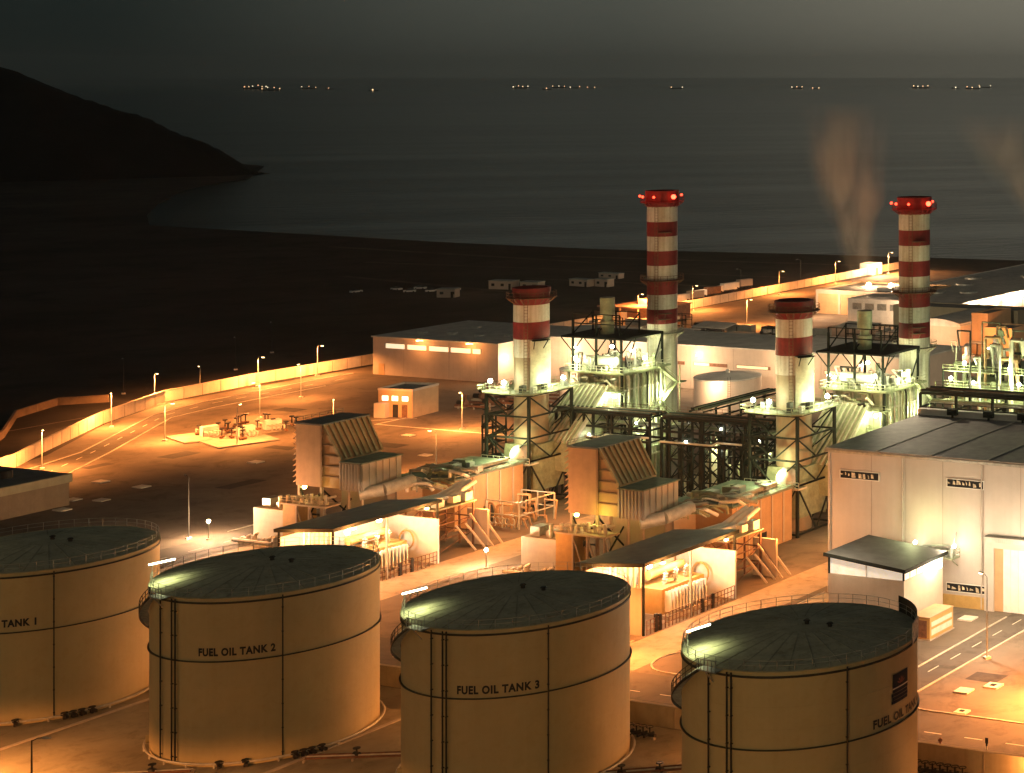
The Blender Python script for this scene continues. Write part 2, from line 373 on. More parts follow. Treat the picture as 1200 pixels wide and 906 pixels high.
# ------------------------------------------------------------------ fuel oil tanks
RT, HT = 13., 20.
def tank(i, u, v, label, txt_mid, seams, HT=20., zr=12.1):
    t = thing('fuel_oil_tank', label, 'storage tank', (u, v, 0), 'fuel oil tanks in the bunded yard')
    MB().lathe([(RT, 0), (RT, HT)], 120).build('shell', M_cream, t)
    b = MB().lathe([(RT-.02, HT-.12), (RT+.10, HT-.05), (RT*.75, HT+.45), (RT*.5, HT+.85), (RT*.25, HT+1.15), (.02, HT+1.3)], 120)
    b.build('roof', M_roofpl, t)
    # roof plate seams, vents and hatches
    for k, (r, a) in enumerate(((.6, 20), (3.4, 12))):
        x, y = r*cos(R(a)), r*sin(R(a)); z = HT+1.25-r*.075
        MB().cyl((x, y, z-.2), (x, y, z+.45), .26, n=10).cyl((x, y, z+.45), (x, y, z+.62), .42, .25, n=10).build('roof_vent', M_pipe, t)
    b = MB()                                            # radial laps of the roof plates
    for k in range(28):
        a = 2*pi*k/28+.07; pr_ = [(RT*.98, HT+.03), (RT*.75, HT+.46), (RT*.5, HT+.86), (RT*.25, HT+1.16)]
        for (ra, za), (rb, zb) in zip(pr_[:-1], pr_[1:]): b.beam((ra*cos(a), ra*sin(a), za), (rb*cos(a), rb*sin(a), zb), .13, .05)
    b.build('roof_lap', mat('roof_lap_paint', (.33, .33, .25), 1., var=.3), t, smooth=False)
    MB().ring(RT, zr, .22, .11, 96).build('wind_girder', M_pipe, t)
    MB().ring(RT, HT-.75, .12, .22, 96).build('top_angle', M_pipe, t)
    # ring of horizontal weld laps
    b = MB()
    for z in (2.4, 4.8, 7.2, 9.6, 14.6, 17.): b.ring(RT, z, .018, .05, 96)
    b.build('shell_lap', M_cream, t)
    # vertical pipes
    for a in seams:
        b = MB(); x, y = (RT+.22)*cos(R(a)), (RT+.22)*sin(R(a))
        b.cyl((x, y, .3), (x, y, HT-.25), .085 if a > -80 else .10, n=6)
        for z in range(1, 20, 3): b.beam((RT*cos(R(a)), RT*sin(R(a)), z), ((RT+.3)*cos(R(a)), (RT+.3)*sin(R(a)), z), .22, .1)
        b.build('riser_pipe', M_pipe, t)
    # foam ring main around the foot, with valves
    b = MB(); b.lathe([(RT+.55+.14*cos(q*pi/3), .55+.14*sin(q*pi/3)) for q in range(7)], 96)
    for a in range(-170, 10, 15):
        x, y = (RT+.55)*cos(R(a)), (RT+.55)*sin(R(a)); b.beam((x, y, 0), (x, y, .5), .18)
    b.build('foam_ring_main', M_palepipe, t)
    for a in (-28, -24, -20, -15, -50, -62):
        b = MB()
        for q, dz in ((.6, .55), (1., .9)):
            x, y = (RT+q)*cos(R(a)), (RT+q)*sin(R(a)); b.cyl((x, y, .1), (x, y, dz), .16, n=8); b.cyl((x, y, dz), (x, y, dz+.1), .42, n=10)
        b.beam((RT*cos(R(a)), RT*sin(R(a)), .5), ((RT+1.6)*cos(R(a+1)), (RT+1.6)*sin(R(a+1)), .45), .34); b.build('drain_valve', M_pipe, t)
    b = MB(); a = R(-128); b.cyl((RT*cos(a), RT*sin(a), 1.3), ((RT+.4)*cos(a), (RT+.4)*sin(a), 1.3), .5, n=16); b.build('manhole', M_cream, t)
    # roof edge handrail
    b = MB(); rr = RT-.12; nn = 44
    for k in range(nn):
        a = 2*pi*k/nn; b.beam((rr*cos(a), rr*sin(a), HT-.05), (rr*cos(a), rr*sin(a), HT+1.1), .05)
    for z in (HT+.55, HT+1.07): b.lathe([(rr-.02, z), (rr+.02, z), (rr+.02, z+.04), (rr-.02, z+.04), (rr-.02, z)], 96)
    b.build('handrail', M_galv, t)
    # spiral stair winding down the side away from the yard, top landing at its head
    st = MB(); sr = MB(); a0 = -104.; n = 84
    prev = None
    for k in range(n):
        a = R(a0-k*1.75); z = HT-.1-k*HT/n
        c, s = cos(a), sin(a); c2, s2 = cos(a-R(1.6)), sin(a-R(1.6))
        st.hexa([((RT+.05)*c, (RT+.05)*s, z-.06), ((RT+1.05)*c, (RT+1.05)*s, z-.06), ((RT+1.05)*c2, (RT+1.05)*s2, z-.06), ((RT+.05)*c2, (RT+.05)*s2, z-.06)][::-1],
                [((RT+.05)*c, (RT+.05)*s, z), ((RT+1.05)*c, (RT+1.05)*s, z), ((RT+1.05)*c2, (RT+1.05)*s2, z), ((RT+.05)*c2, (RT+.05)*s2, z)][::-1])
        p = Vector(((RT+1.08)*c, (RT+1.08)*s, z))
        if prev is not None:
            sr.beam(prev-Vector((0, 0, .15)), p-Vector((0, 0, .15)), .08, .3)
            for dz in (.55, 1.1): sr.beam(prev+Vector((0, 0, dz)), p+Vector((0, 0, dz)), .06)
        if k % 3 == 0: sr.beam(p, p+Vector((0, 0, 1.1)), .06)
        prev = p
    st.build('stair_tread', M_galv, t, smooth=False); sr.build('stair_rail', M_pipe, t, smooth=False)
    ln = MB(); q0, q1 = R(-104), R(-93)
    ln.ring(RT, HT-.18, 1.3, .12, 6, q0, q1)
    for k in range(6):
        a = q0+(q1-q0)*k/5; ln.beam(((RT+1.25)*cos(a), (RT+1.25)*sin(a), HT-.1), ((RT+1.25)*cos(a), (RT+1.25)*sin(a), HT+1.1), .07)
    for z in (HT+.5, HT+1.05): ln.ring(RT+1.2, z, .07, .07, 6, q0, q1)
    a = R(-99)
    ln.beam(((RT+.1)*cos(a), (RT+.1)*sin(a), HT-1.6), ((RT+1.2)*cos(a), (RT+1.2)*sin(a), HT-.2), .12)
    ln.build('landing', M_galv, t, smooth=False)
    # tube lamp on a bent post at the stair head
    a = R(-128); px, py = (RT-.3)*cos(a), (RT-.3)*sin(a)
    MB().tube([(px, py, HT), (px, py, HT+2.3), (px+1.1, py+.5, HT+2.75)], .06).build('lamp_post', M_galv, t)
    lx, ly, lz = px+1.1, py+.5, HT+2.75
    MB().cyl((lx-.35, ly-1.5, lz), (lx+.35, ly+1.5, lz+.05), .12, n=8).build('tube_lamp', glow('tube_light_glow', (1., .93, .66), 9.), t)
    lamp('roof_light', (u+lx, v+ly, lz-.35), 430, MERC, .4, 150, (u+lx+1.5, v+ly+1.0, 0), .8)
    # lettering
    vs, fs = text_verts(txt_mid[0], 1.28)
    xs = [q[0] for q in vs]; width = RT*R(txt_mid[2]-txt_mid[1])
    wrap(MB(), vs, fs, RT, R((txt_mid[1]+txt_mid[2])/2), txt_mid[3], width/(max(xs)-min(xs))).build('lettering', M_ink, t, smooth=False)
    return t
t1 = tank(1, -251.5, 177.5, 'cream tank lettered FUEL OIL TANK 1, cut off by the picture edge', ('FUEL OIL TANK 1', -80, -40.8, 12.95), (-32.5, -91, -88.6))
t2 = tank(2, -210.8, 177.5, 'cream tank lettered FUEL OIL TANK 2', ('FUEL OIL TANK 2', -74.5, -36.3, 13.7), (-33, -100.9, -91.2, -88.6), 20.8, 12.9)
t3 = tank(3, -171.8, 179.9, 'cream tank lettered FUEL OIL TANK 3', ('FUEL OIL TANK 3', -76.4, -36.1, 12.75), (-31.9, -91.3, -84.2, -82), 20.25)
t4 = tank(4, -128.2, 177.4, 'cream tank with a dark blue emblem, white board and curved screen at its rim', ('FUEL OIL TANK 4', -18.5, 25, 13.0), (-32.9, -101.7, -90.3, -87.9), 20.95, 12.4)
H4 = 20.95
# emblem on the fourth tank: navy field, red rays, pale rule, ragged navy bars
b = MB(); E0, E1 = R(-5.4), R(8.); zt, zm, zb = 18.15, 16.55, 14.95
def patch(b, a0, a1, z0, z1, off=.05, n=6):
    vs = []; fs = []
    for k in range(n+1):
        a = a0+(a1-a0)*k/n
        for z in (z0, z1): vs.append(((RT+off)*cos(a), (RT+off)*sin(a), z))
    for k in range(n): fs.append((2*k, 2*k+2, 2*k+3, 2*k+1))
    b.add(vs, fs)
patch(b, E0, E1, zm+.06, zt)
for k in range(4):
    z1 = zm-.12-k*.4; patch(b, E0-R(.0 if k == 0 else (.9, .5, 1.0)[k-1]), E1-R(.3*(k % 2)), z1-.37, z1)
emblem = b.build('emblem', M_navy, t4, smooth=False)
b = MB(); am = (E0+E1)/2
for k in range(5):
    th = R(90+(k-2)*32); L0, L1, wd = .12, .85, .075
    pts = [(cos(th)*L0-sin(th)*wd*.5, sin(th)*L0+cos(th)*wd*.5), (cos(th)*L0+sin(th)*wd*.5, sin(th)*L0-cos(th)*wd*.5), (cos(th)*L1*.75+sin(th)*wd, sin(th)*L1*.75-cos(th)*wd), (cos(th)*L1, sin(th)*L1), (cos(th)*L1*.75-sin(th)*wd, sin(th)*L1*.75+cos(th)*wd)]
    wrap(b, [(x, y, 0) for x, y in pts], [(0, 1, 2, 3, 4)], RT, am, zm+.3, 1., .08, False)
b.build('emblem_rays', M_logor, emblem, smooth=False)
b = MB(); patch(b, E0, E1, zm-.07, zm+.03, .06); b.build('emblem_rule', M_white, emblem, smooth=False)
MB().ring(RT-.1, H4, .06, 1.9, 14, R(34), R(66)).build('guard_screen', M_steel, t4)
b = MB(); a = R(21); ca, sa = cos(a), sin(a)
b.hexa([((RT+.05)*cos(R(14)), (RT+.05)*sin(R(14)), H4-.7), ((RT+.15)*cos(R(14)), (RT+.15)*sin(R(14)), H4-.7), ((RT+.15)*cos(R(28)), (RT+.15)*sin(R(28)), H4-.7), ((RT+.05)*cos(R(28)), (RT+.05)*sin(R(28)), H4-.7)][::-1],
       [((RT+.05)*cos(R(14)), (RT+.05)*sin(R(14)), H4+1.7), ((RT+.15)*cos(R(14)), (RT+.15)*sin(R(14)), H4+1.7), ((RT+.15)*cos(R(28)), (RT+.15)*sin(R(28)), H4+1.7), ((RT+.05)*cos(R(28)), (RT+.05)*sin(R(28)), H4+1.7)][::-1])
b.build('rim_board', mat('blotched_board', (.55, .50, .42), .7, var=.6, scale=2.2), t4)

# ------------------------------------------------------------------ bund walls
def wall(name, pts, h, th, m, label, cat, joint=6., cap=True):
    t = thing(name, label, cat, (pts[0][0], pts[0][1], 0)); o = Vector(pts[0])
    b = MB(); j = MB(); c = MB()
    for p, q in zip(pts[:-1], pts[1:]):
        p = Vector(p)-o; q = Vector(q)-o; d = (q-p).normalized()
        b.beam((*p, h/2), (*q, h/2), th, h)
        n = max(1, int((q-p).length/joint)); nrm = Vector((d.y, -d.x))
        for i in range(n+1):
            r = p.lerp(q, i/n)
            j.beam((*(r-d*.07), h/2), (*(r+d*.07), h/2), th+.12, h-.02)
        c.beam((*p, h+.08), (*q, h+.08), th+.16, .14)
    b.build('panel', m, t, smooth=False); j.build('pilaster', mat('wall_joint', (.30, .24, .17), .85, var=.2), t, smooth=False)
    if cap: c.build('coping', m, t, smooth=False)
    return t
M_bund = lambda: mat('bund_concrete', (.34, .29, .20), .85, var=.2, scale=.3, streak=.35)
bund = wall('bund_wall', [(-345, 196), (-60, 196)], 2.7, .4, M_bund, 'long low concrete wall running behind the row of fuel tanks', 'wall', 9)
wall('bund_wall', [(-345, 151), (-206, 151)], 1.5, .4, M_bund, 'low concrete wall in front of the fuel tanks by the small lamp post', 'wall', 9)
for u in (-272, -231, -191, -150, -108):  # added wall lamps that brighten the yard floor between the tanks
    lf = MB().box(u+345-.35, -.62, 2.3, u+345+.35, -.21, 2.55).build('added_bulkhead_lamp', glow('sodium_glow', (1., .62, .25), 14.), bund, smooth=False)
    lamp('bund_fill_light', (u, 193.6, 2.2), 1300, SOD, .3)
# yard pipework between the tanks
def pipe_run(u0, v0, u1, v1, label, n=3):
    t = thing('pipe_run', label, 'pipes', (u0, v0, 0))
    d = Vector((u1-u0, v1-v0)); nn = Vector((-d.y, d.x)).normalized()
    for k in range(n):
        o = nn*(k-(n-1)/2)*.55
        MB().cyl((o.x, o.y, .5), (d.x+o.x, d.y+o.y, .5), .15, n=8).build('pipe', M_palepipe if k % 2 else M_rust, t)
    b = MB(); m = max(2, int(d.length/4))
    for i in range(m+1):
        p = d*i/m; b.beam((*(p-nn*n*.35), .25), (*(p+nn*n*.35), .25), .25, .3); b.box(p.x-.15, p.y-.15, 0, p.x+.15, p.y+.15, .3)
    b.build('pipe_support', M_conc, t, smooth=False)
    b = MB()
    for i in range(1, m):
        p = d*i/m+nn*random.uniform(-.5, .5); b.cyl((p.x, p.y, .5), (p.x, p.y, 1.35), .12, n=8); b.cyl((p.x, p.y, 1.3), (p.x, p.y, 1.4), .45, n=12); b.cyl((p.x-.4, p.y, .55), (p.x+.4, p.y, .55), .34, n=10)
    b.build('valve', M_pipe, t)
pipe_run(-160, 178, -141.6, 190, 'pipes with dark valves on the yard floor beside the emblem tank')
pipe_run(-196.5, 171, -186, 176, 'pipes with dark valves in the gap at the middle of the tank row')
pipe_run(-214, 158.5, -206, 163, 'stub of pipes at the foot of tank 2 near the bund wall', 2)
def manifold(u, v, label, n=5, m=M_pipe):
    t = thing('valve_manifold', label, 'valves', (u, v, 0))
    MB().cyl((-n*.55, 0, .6), (n*.55, 0, .6), .25, n=8).build('header', m, t)
    for k in range(n):
        x = -n*.5+k*1.05; b = MB(); b.cyl((x, -.9, .6), (x, .9, .6), .16, n=8); b.cyl((x, .2, .6), (x, .2, 1.5), .1, n=6); b.lathe([(.38, 1.5), (.48, 1.5), (.48, 1.58), (.38, 1.58), (.38, 1.5)], 12, cx=x, cy=.2)
        b.build('valve', m, t)
    b = MB()
    for s in (-1, 1): b.box(s*n*.5-.2, -.2, 0, s*n*.5+.2, .2, .45)
    b.build('plinth', M_conc, t, smooth=False)
manifold(-164., 191.6, 'dark valve cluster under the bund wall between the emblem tank and its neighbour', 6)
manifold(-119.5, 193.2, 'dark valve cluster under the bund wall past tank 4, nearest the marker posts', 7)
manifold(-196, 192, 'small dark valve cluster under the bund wall at the middle of the tank row', 4)
# hydrants and marker posts on the bund verge
def hydrant(u, v, label, h=1.6, striped=False, grp=None):
    t = thing('marker_post' if striped else 'hydrant', label, 'post' if striped else 'hydrant', (u, v, 0), grp)
    if striped:
        for k in range(5):
            MB().cyl((0, 0, k*.5), (0, 0, k*.5+.5), .11, n=8).build('band', M_ink if k % 2 == 0 else M_white, t)
        MB().box(-.2, -.05, 2.3, .2, .05, 3.).build('plate', M_ink, t)
    else:
        MB().cyl((0, 0, 0), (0, 0, h), .14, n=8).build('riser', M_rust, t)
        MB().sphere((0, 0, h), .3).build('cap', M_rust, t)
        b = MB(); b.box(-.45, -.45, 0, .45, .45, .25); b.build('base', M_pipe, t)
hydrant(-123.5, 199.4, 'rusty hydrant with a round cap on the verge just past tank 4', 2.)
hydrant(-120.6, 199.2, 'short pale hydrant on the verge next to the rusty hydrant', 1.3)
hydrant(-117, 199.6, 'black and white banded marker post on the road verge', striped=True)
hydrant(-112.5, 198.9, 'low hydrant on the verge beyond the banded marker post', 1.1)
hydrant(-165.5, 199., 'low hydrant on the verge between the emblem tank and its neighbour', 1.)

# pale square chamber covers let into the ground
def cover(u, v, sx, sy, label, hole=False):
    t = thing('chamber_cover', label, 'cover', (u, v, 0), 'pale concrete chamber covers')
    MB().box(-sx/2, -sy/2, 0, sx/2, sy/2, .22).build('slab', M_slab, t, smooth=False)
    if hole: MB().box(-sx*.18, -sy*.18, .2, sx*.18, sy*.18, .30).build('lid', M_black, t, smooth=False)
for a in ((-133.4, 221.4, 2.2, 2., 'pale square cover inside the rounded kerb, plain'), (-130.6, 224.6, 2.2, 2., 'pale square cover with a dark lid inside the rounded kerb', 1), (-129.2, 214, 1.8, 1.5, 'small cover with a dark lid on the kerb of the traffic island', 1),
          (-150.6, 251.2, 2.4, 2.2, 'pale square slab in front of the turbine hall door'), (-178, 243, 2.4, 3.4, 'long pale cover with a dark lid by the pump house', 1),
          (-372.4, 273.9, 2.8, 2.2, 'bright pale cover alone on the dark yard nearest the perimeter road'), (-359.8, 273.4, 2.8, 2.2, 'pale cover on the dark yard second from the perimeter road'),
          (-368.9, 262, 2.6, 2., 'pale cover by the corner of the low flat building'), (-361.8, 260.4, 2.6, 2., 'pale cover in front of the low flat building'), (-356, 262, 2.6, 2., 'pale cover out on the dark yard beyond the low flat building'),
          (-355.4, 253.6, 2.6, 2.2, 'pale cover beside the wall of the low flat building'), (-359.2, 299.5, 2.8, 2.2, 'lone pale cover near the metering pad'), (-306, 300.5, 2.2, 3.2, 'bright pale cover beside the road behind the filter house'),
          (-352, 334, 3., 2., 'pale cover near the guard house corner'), (-330, 318, 2.6, 1.8, 'pale cover on the yard between road and painted line')):
    cover(*a[:5], hole=len(a) > 5)
# ------------------------------------------------------------------ street lamps
def lamp_post(u, v, h, label, az=0., on=True, power=9000, arm=1.4, grp='street lamps', col=SOD, glowm=None):
    t = thing('street_lamp', label, 'street lamp', (u, v, 0), grp, R(az))
    MB().cyl((0, 0, 0), (0, 0, h), .13, .07, n=8).build('pole', M_galv if on else M_pipe, t)
    MB().box(-.45, -.45, 0, .45, .45, .35).build('footing', M_slab, t, smooth=False)
    MB().tube([(0, 0, h-.1), (arm*.5, 0, h+.25), (arm, 0, h+.3)], .055).build('arm', M_galv if on else M_pipe, t)
    hd = MB().hexa([(arm-.1, -.16, h+.2), (arm+.8, -.16, h+.2), (arm+.8, .16, h+.2), (arm-.1, .16, h+.2)], [(arm-.1, -.12, h+.4), (arm+.75, -.1, h+.36), (arm+.75, .1, h+.36), (arm-.1, .12, h+.4)]).build('lamp_head', M_galv, t)
    if on:
        MB().box(arm+.05, -.15, h+.06, arm+.75, .15, h+.195).build('lens', glow('sodium_glow', (1., .62, .25), 14.), hd)
        lamp('sodium_lamp', (u+(arm+.4)*cos(R(az)), v+(arm+.4)*sin(R(az)), h-.05), power, col, .25, 168, None, .35)
    return t
# ordinals follow the boundary wall from the low flat building towards the workshop
lamp_post(-396.5, 278.5, 8.6, 'tall lamp post inside the boundary wall nearest the low flat building', -30, power=21000)
lamp_post(-428., 317.5, 8.4, 'second lamp post along the boundary wall from the low flat building', -40, power=23000)
lamp_post(-447.4, 343.5, 8., 'third lamp post along the boundary wall from the low flat building', -20, power=23000)
lamp_post(-457., 364, 6., 'short lit lamp post just outside the boundary wall', 150, power=5000)
lamp_post(-446.5, 373, 8., 'lamp post at the dark gap in the boundary wall', 0, power=21000)
lamp_post(-446.5, 392, 8.5, 'lamp post along the boundary wall nearest the warehouse', 0, power=18000)
lamp_post(-470, 352, 9, 'unlit lamp post outside the wall by the track, nearest the headland', 150, on=False, grp=None)
lamp_post(-478, 392, 9, 'unlit lamp post outside the wall behind the short lit lamp', 150, on=False, grp=None)
lamp_post(-497, 420, 9, 'unlit lamp post outside the wall near the warehouse', 150, on=False, grp=None)
lamp_post(-400.2, 309.8, 8.6, 'thin lamp post between the perimeter road and the metering pad', 20, power=19000)
lamp_post(-379.9, 311.9, 9., 'thin lamp post standing at the edge of the metering pad', 120, power=11000)
lamp_post(-404.6, 338.5, 9., 'thin lamp post behind the metering pad', -90, power=15000)
lamp_post(-420.1, 363.7, 9., 'lamp post on the yard in front of the warehouse end', -60, power=11000)
lamp_post(-311.2, 245.6, 11.3, 'tall unlit lamp post on the road behind tank 1', 160, on=False, grp=None)
lamp_post(-310.4, 302, 9.5, 'tall lamp post by the road beyond the filter house', 180, power=19000)
lamp_post(-346.2, 344.6, 9., 'slim lamp post near the painted line by the guard house', -60, power=21000)
lamp_post(-372, 331, 8., 'thin lamp post beside the guard house yard', -40, power=12000)
lamp_post(-137.7, 235, 12., 'tall lamp post on the traffic island facing the turbine hall', 150, power=9000, col=CREAM)
lamp_post(-214.7, 149.6, 7.6, 'dark lamp post by the bund wall at the foot of tank 1', 20, on=False, grp=None)
lamp_post(-117, 223, 11., 'lamp post on the traffic island out of the road bend', 180, power=52000)
lamp_post(-88, 208, 10., 'lamp post along the road past tank 4', 90, power=36000)
lamp_post(-251.5, 214.4, 10., 'thin lamp post on the road behind the gap in the middle of the tank row', -90, power=15000)
lamp_post(-189., 214.4, 10., 'thin lamp post on the road beside the emblem tank', -90, power=17000)
# lamps of the front road below the picture, which light the tank fronts
for k, (u, v, pw) in enumerate(((-266, 144, 18000), (-228, 144, 20000), (-190, 144, 17000), (-150, 143, 18000), (-108, 146, 14000))):
    lamp_post(u, v, 7., ('lamp post on the front road before tank 1', 'lamp post on the front road before tank 2', 'lamp post on the front road before tank 3', 'lamp post on the front road before tank 4', 'lamp post on the front road past tank 4')[k], 90, power=pw)
def fill_mast(u, v, h, label, power, to):  # out-of-view masts, added as fill light for the tank fronts
    t = thing('added_fill_mast', label, 'floodlight mast', (u, v, 0), 'added fill light masts before the tank yard')
    MB().cyl((0, 0, 0), (0, 0, h), .35, .15, n=12).build('mast', M_galv, t); MB().box(-.8, -.8, 0, .8, .8, .5).build('footing', M_slab, t, smooth=False)
    b = MB(); b.box(-2, -.15, h, 2, .15, h+.3); b.build('crossarm', M_galv, t, smooth=False)
    for k in (-1.5, -.5, .5, 1.5): MB().box(k-.3, .16, h-.1, k+.3, .5, h+.5).build('floodlight', glow('mast_glow', (1., .85, .5), 10.), t, smooth=False)
    lamp('mast_fill_light', (u, v+1.2, h), power, MASTC, .5, 120, to, .5)
fill_mast(-262, 92, 34, 'added fill light mast out of view before tanks 1 and 2', 13000, (-235, 180, 8))
fill_mast(-104, 88, 34, 'added fill light mast out of view before tanks 3 and 4', 18000, (-140, 180, 8))
# bright ball lamps on short posts
def globe_lamp(u, v, h, label, power, col=WARM, r=.3):
    t = thing('globe_lamp', label, 'lamp', (u, v, 0), 'white globe lamps on short posts')
    MB().cyl((0, 0, 0), (0, 0, h), .12, n=8).build('post', M_palepipe, t)
    MB().cyl((0, 0, 0), (0, 0, .3), .4, n=10).build('footing', M_slab, t)
    MB().sphere((0, 0, h+r*.8), r, 12, 8).build('globe', glow('globe_glow', (1., .88, .62), 60.), t)
    lamp('globe_light', (u, v, h+r*2+.1), power, col, .4); return t
globe_lamp(-307.2, 246.4, 3.2, 'bright globe lamp flaring beside the paving behind tank 2', 15000)
globe_lamp(-244.2, 248.4, 3., 'smaller globe lamp on the apron edge behind tank 3', 5000)
globe_lamp(-386, 574.5, 8., 'bright globe lamp on the far yard inside the long wall', 8000, WARM, .9)
globe_lamp(-376.8, 574.9, 8., 'bright globe lamp on the far yard close to the striped chimney', 8000, WARM, .9)

# ------------------------------------------------------------------ boundary wall and outer track wall
bw = [(-372, 214), (-384, 236), (-397, 262), (-404, 278), (-414, 291), (-434.5, 320), (-448.5, 347), (-451, 376), (-450, 400), (-449, 470), (-448, 560), (-451, 640), (-455, 720)]
wall('boundary_wall', bw, 2.9, .3, M_wallc, 'long pale concrete wall with panel joints bending round the whole plant', 'wall', 5.)
wall('track_wall', [(-372, 225), (-398, 258), (-440, 300), (-462, 318), (-470, 334), (-462, 342)], 1.8, .4, mat('track_concrete', (.22, .15, .10), .9, var=.25, scale=.4), 'lower brown wall of the track outside the boundary wall', 'wall', 8.)

# ------------------------------------------------------------------ buildings
def building(name, label, cat, u0, v0, u1, v1, h, wm, rm, parapet=.5, joints=(), roof_z=None, group=None):
    t = thing(name, label, cat, (u0, v0, 0), group); W, D = u1-u0, v1-v0
    b = MB(); b.box(0, 0, 0, W, D, h); b.build('wall', wm, t, smooth=False)
    b = MB()
    if parapet:
        z0, z1 = h+.003, h+parapet
        for x0, y0, x1, y1 in ((-.08, -.08, W+.08, .3), (-.08, D-.3, W+.08, D+.08), (-.08, .3, .3, D-.3), (W-.3, .3, W+.08, D-.3)): b.box(x0, y0, z0, x1, y1, z1)
        b.build('parapet', wm, t, smooth=False)
        MB().box(.32, .32, h+.004, W-.32, D-.32, h+.06).build('roof', rm, t, smooth=False)
    else:
        MB().box(-.35, -.35, h+.003, W+.35, D+.35, h+.35).build('roof', rm, t, smooth=False)
    if joints:
        b = MB()
        for x in joints: b.box(x-.06, -.035, .2, x+.06, -.004, h-.05)
        b.build('panel_joint', mat('joint_shadow_gap', (.33, .27, .22), .8), t, smooth=False)
    return t
# turbine hall
th = thing('turbine_hall', 'big cream turbine hall with a dark roof and tall lit door', 'building', (-180.2, 256.5, 0))
HL, HD = 110., 28.
MB().box(0, 0, 0, HL, HD, 23.6).build('wall', M_hall, th, smooth=False)
b = MB(); b.hexa([(-.3, -.3, 23.62), (HL, -.3, 23.62), (HL, HD*.98, 23.62), (-.3, HD*.98, 23.62)], [(-.3, -.3, 23.9), (HL, -.3, 23.9), (HL, HD*.98, 24.5), (-.3, HD*.98, 24.5)])
roof = b.build('roof', mat('hall_roof', (.34, .32, .29), .7, var=.22, scale=.5, bump=.4, ribs=('X', 1.3)), th, smooth=False)
b = MB()
for x in (9.3, 19.6, 30): b.hexa([(x, -.2, 23.92), (x+.35, -.2, 23.92), (x+.35, 27.2, 24.5), (x, 27.2, 24.5)], [(x, -.2, 24.02), (x+.35, -.2, 24.02), (x+.35, 27.2, 24.62), (x, 27.2, 24.62)])
b.build('roof_strip', M_roofg, roof, smooth=False)
MB().box(-.3, HD*.98+.01, 23.62, HL, HD+.5, 25.6).build('parapet', M_white, th, smooth=False)
for x in (6.3, 13.6, 20.4):
    f = MB(); f.box(x, HD-1.6, 25.0, x+1.9, HD-.9, 26.1); f.beam((x+.9, HD-1.2, 24.5), (x+.9, HD-1.2, 25.1), .3); f.build('roof_floodlight', M_steel, th, smooth=False)
b = MB()
for x in (8.4, 14.9, 21.8, 29.3, 36): b.box(x-.035, -.03, 1.8, x+.035, -.004, 23.4)
b.build('panel_joint', mat('joint_shadow_gap', (.33, .27, .22), .8), th, smooth=False)
def louvre(x0, x1, z0, z1):
    f = MB(); f.box(x0, -.10, z0, x1, -.01, z1); f = f.build('window', M_black, th, smooth=False)
    random.seed(int(x0*10))
    a = x0+.1; gm_ = mat('lit_interior_dim', (.5, .42, .3), .7, var=.8, scale=1.5, emit=(.9, .6, .28), estr=.10)
    while a < x1-.5:
        w_ = random.uniform(.15, .9); za, zb = z0+random.uniform(.08, .5), z1-random.uniform(.08, .5); sk = random.uniform(-.3, .3)
        w_ = min(w_, x1-a-.35)
        MB().hexa([(a, -.14, za), (a+w_, -.14, za+random.uniform(-.05, .2)), (a+w_, -.11, za+.1), (a, -.11, za)], [(a+sk*.4, -.14, zb), (a+w_*.8, -.14, zb-abs(sk)), (a+w_*.8, -.11, zb-abs(sk)), (a+sk*.4, -.11, zb)]).build('glimpsed_light', gm_, f, smooth=False)
        a += w_+random.uniform(.08, .6)
    r = MB()
    for (a, c, e, g_) in ((x0-.12, x1+.12, z0-.12, z0), (x0-.12, x1+.12, z1, z1+.12), (x0-.12, x0, z0, z1), (x1, x1+.12, z0, z1)): r.box(a, -.16, e, c, -.02, g_)
    r.build('frame', M_white, f, smooth=False)
b = MB(); b.box(-.34, -.42, 23.2, HL, -.305, 23.62); b.build('gutter', M_galv, th, smooth=False)
for x in (.5, 14.4, 29.0): MB().cyl((x, -.2, .2), (x, -.2, 23.3), .11, n=8).build('downpipe', M_hall, th)
MB().box(-.05, -.12, 0, 18.4, -.005, 1.1).build('base_course', M_conc, th, smooth=False)
louvre(2.5, 9.8, 19.1, 20.3); louvre(22.7, 29.3, 19.2, 20.4)
louvre(22.6, 31., 2.5, 3.7)
MB().box(18.5, -.25, 0, 29.6, -.005, 1.9).build('plinth', M_yellow, th, smooth=False)
b = MB(); b.box(30.0, -1.2, 11.2, 46, -.004, 12.0); b.build('door_canopy', M_roofg, th, smooth=False)
b = MB(); b.box(29.7, -.5, 0, 31.4, -.004, 11.2); b.box(44, -.5, 0, 46, -.004, 11.2); b.box(31.4, -.5, 10.1, 44, -.004, 11.2); b.build('door_frame', M_hall, th, smooth=False)
b = MB()
for k in range(16): b.box(33+k*.68, -.26-.06*(k % 2), .1, 33+k*.68+.66, -.01, 10.05)
dr = b.build('door', M_white, th, smooth=False)
MB().box(31.4, -.3, .1, 32.98, -.01, 10.05).build('door_post', M_wallo, dr, smooth=False)
b = MB(); b.box(18, -2.2, 8.0, 25, -.01, 8.2); b.rail([(18, -2.1, 8.2), (25, -2.1, 8.2), (25, -.1, 8.2)], 1.2, .07)
for x in (18.3, 21.5, 24.6): b.beam((x, -2, 8), (x, -.1, 6.6), .12)
b.build('walkway', M_green, th, smooth=False)
b = MB(); b.box(18.6, -1.6, 8.2, 20, -.5, 9.6); b.box(21, -1.7, 8.2, 23.4, -.4, 9.3); b.cyl((24, -1, 8.2), (24, -1, 9.7), .4); b.tube([(18, -.5, 9.4), (24, -.5, 9.9), (24.6, -.5, 12)], .12)
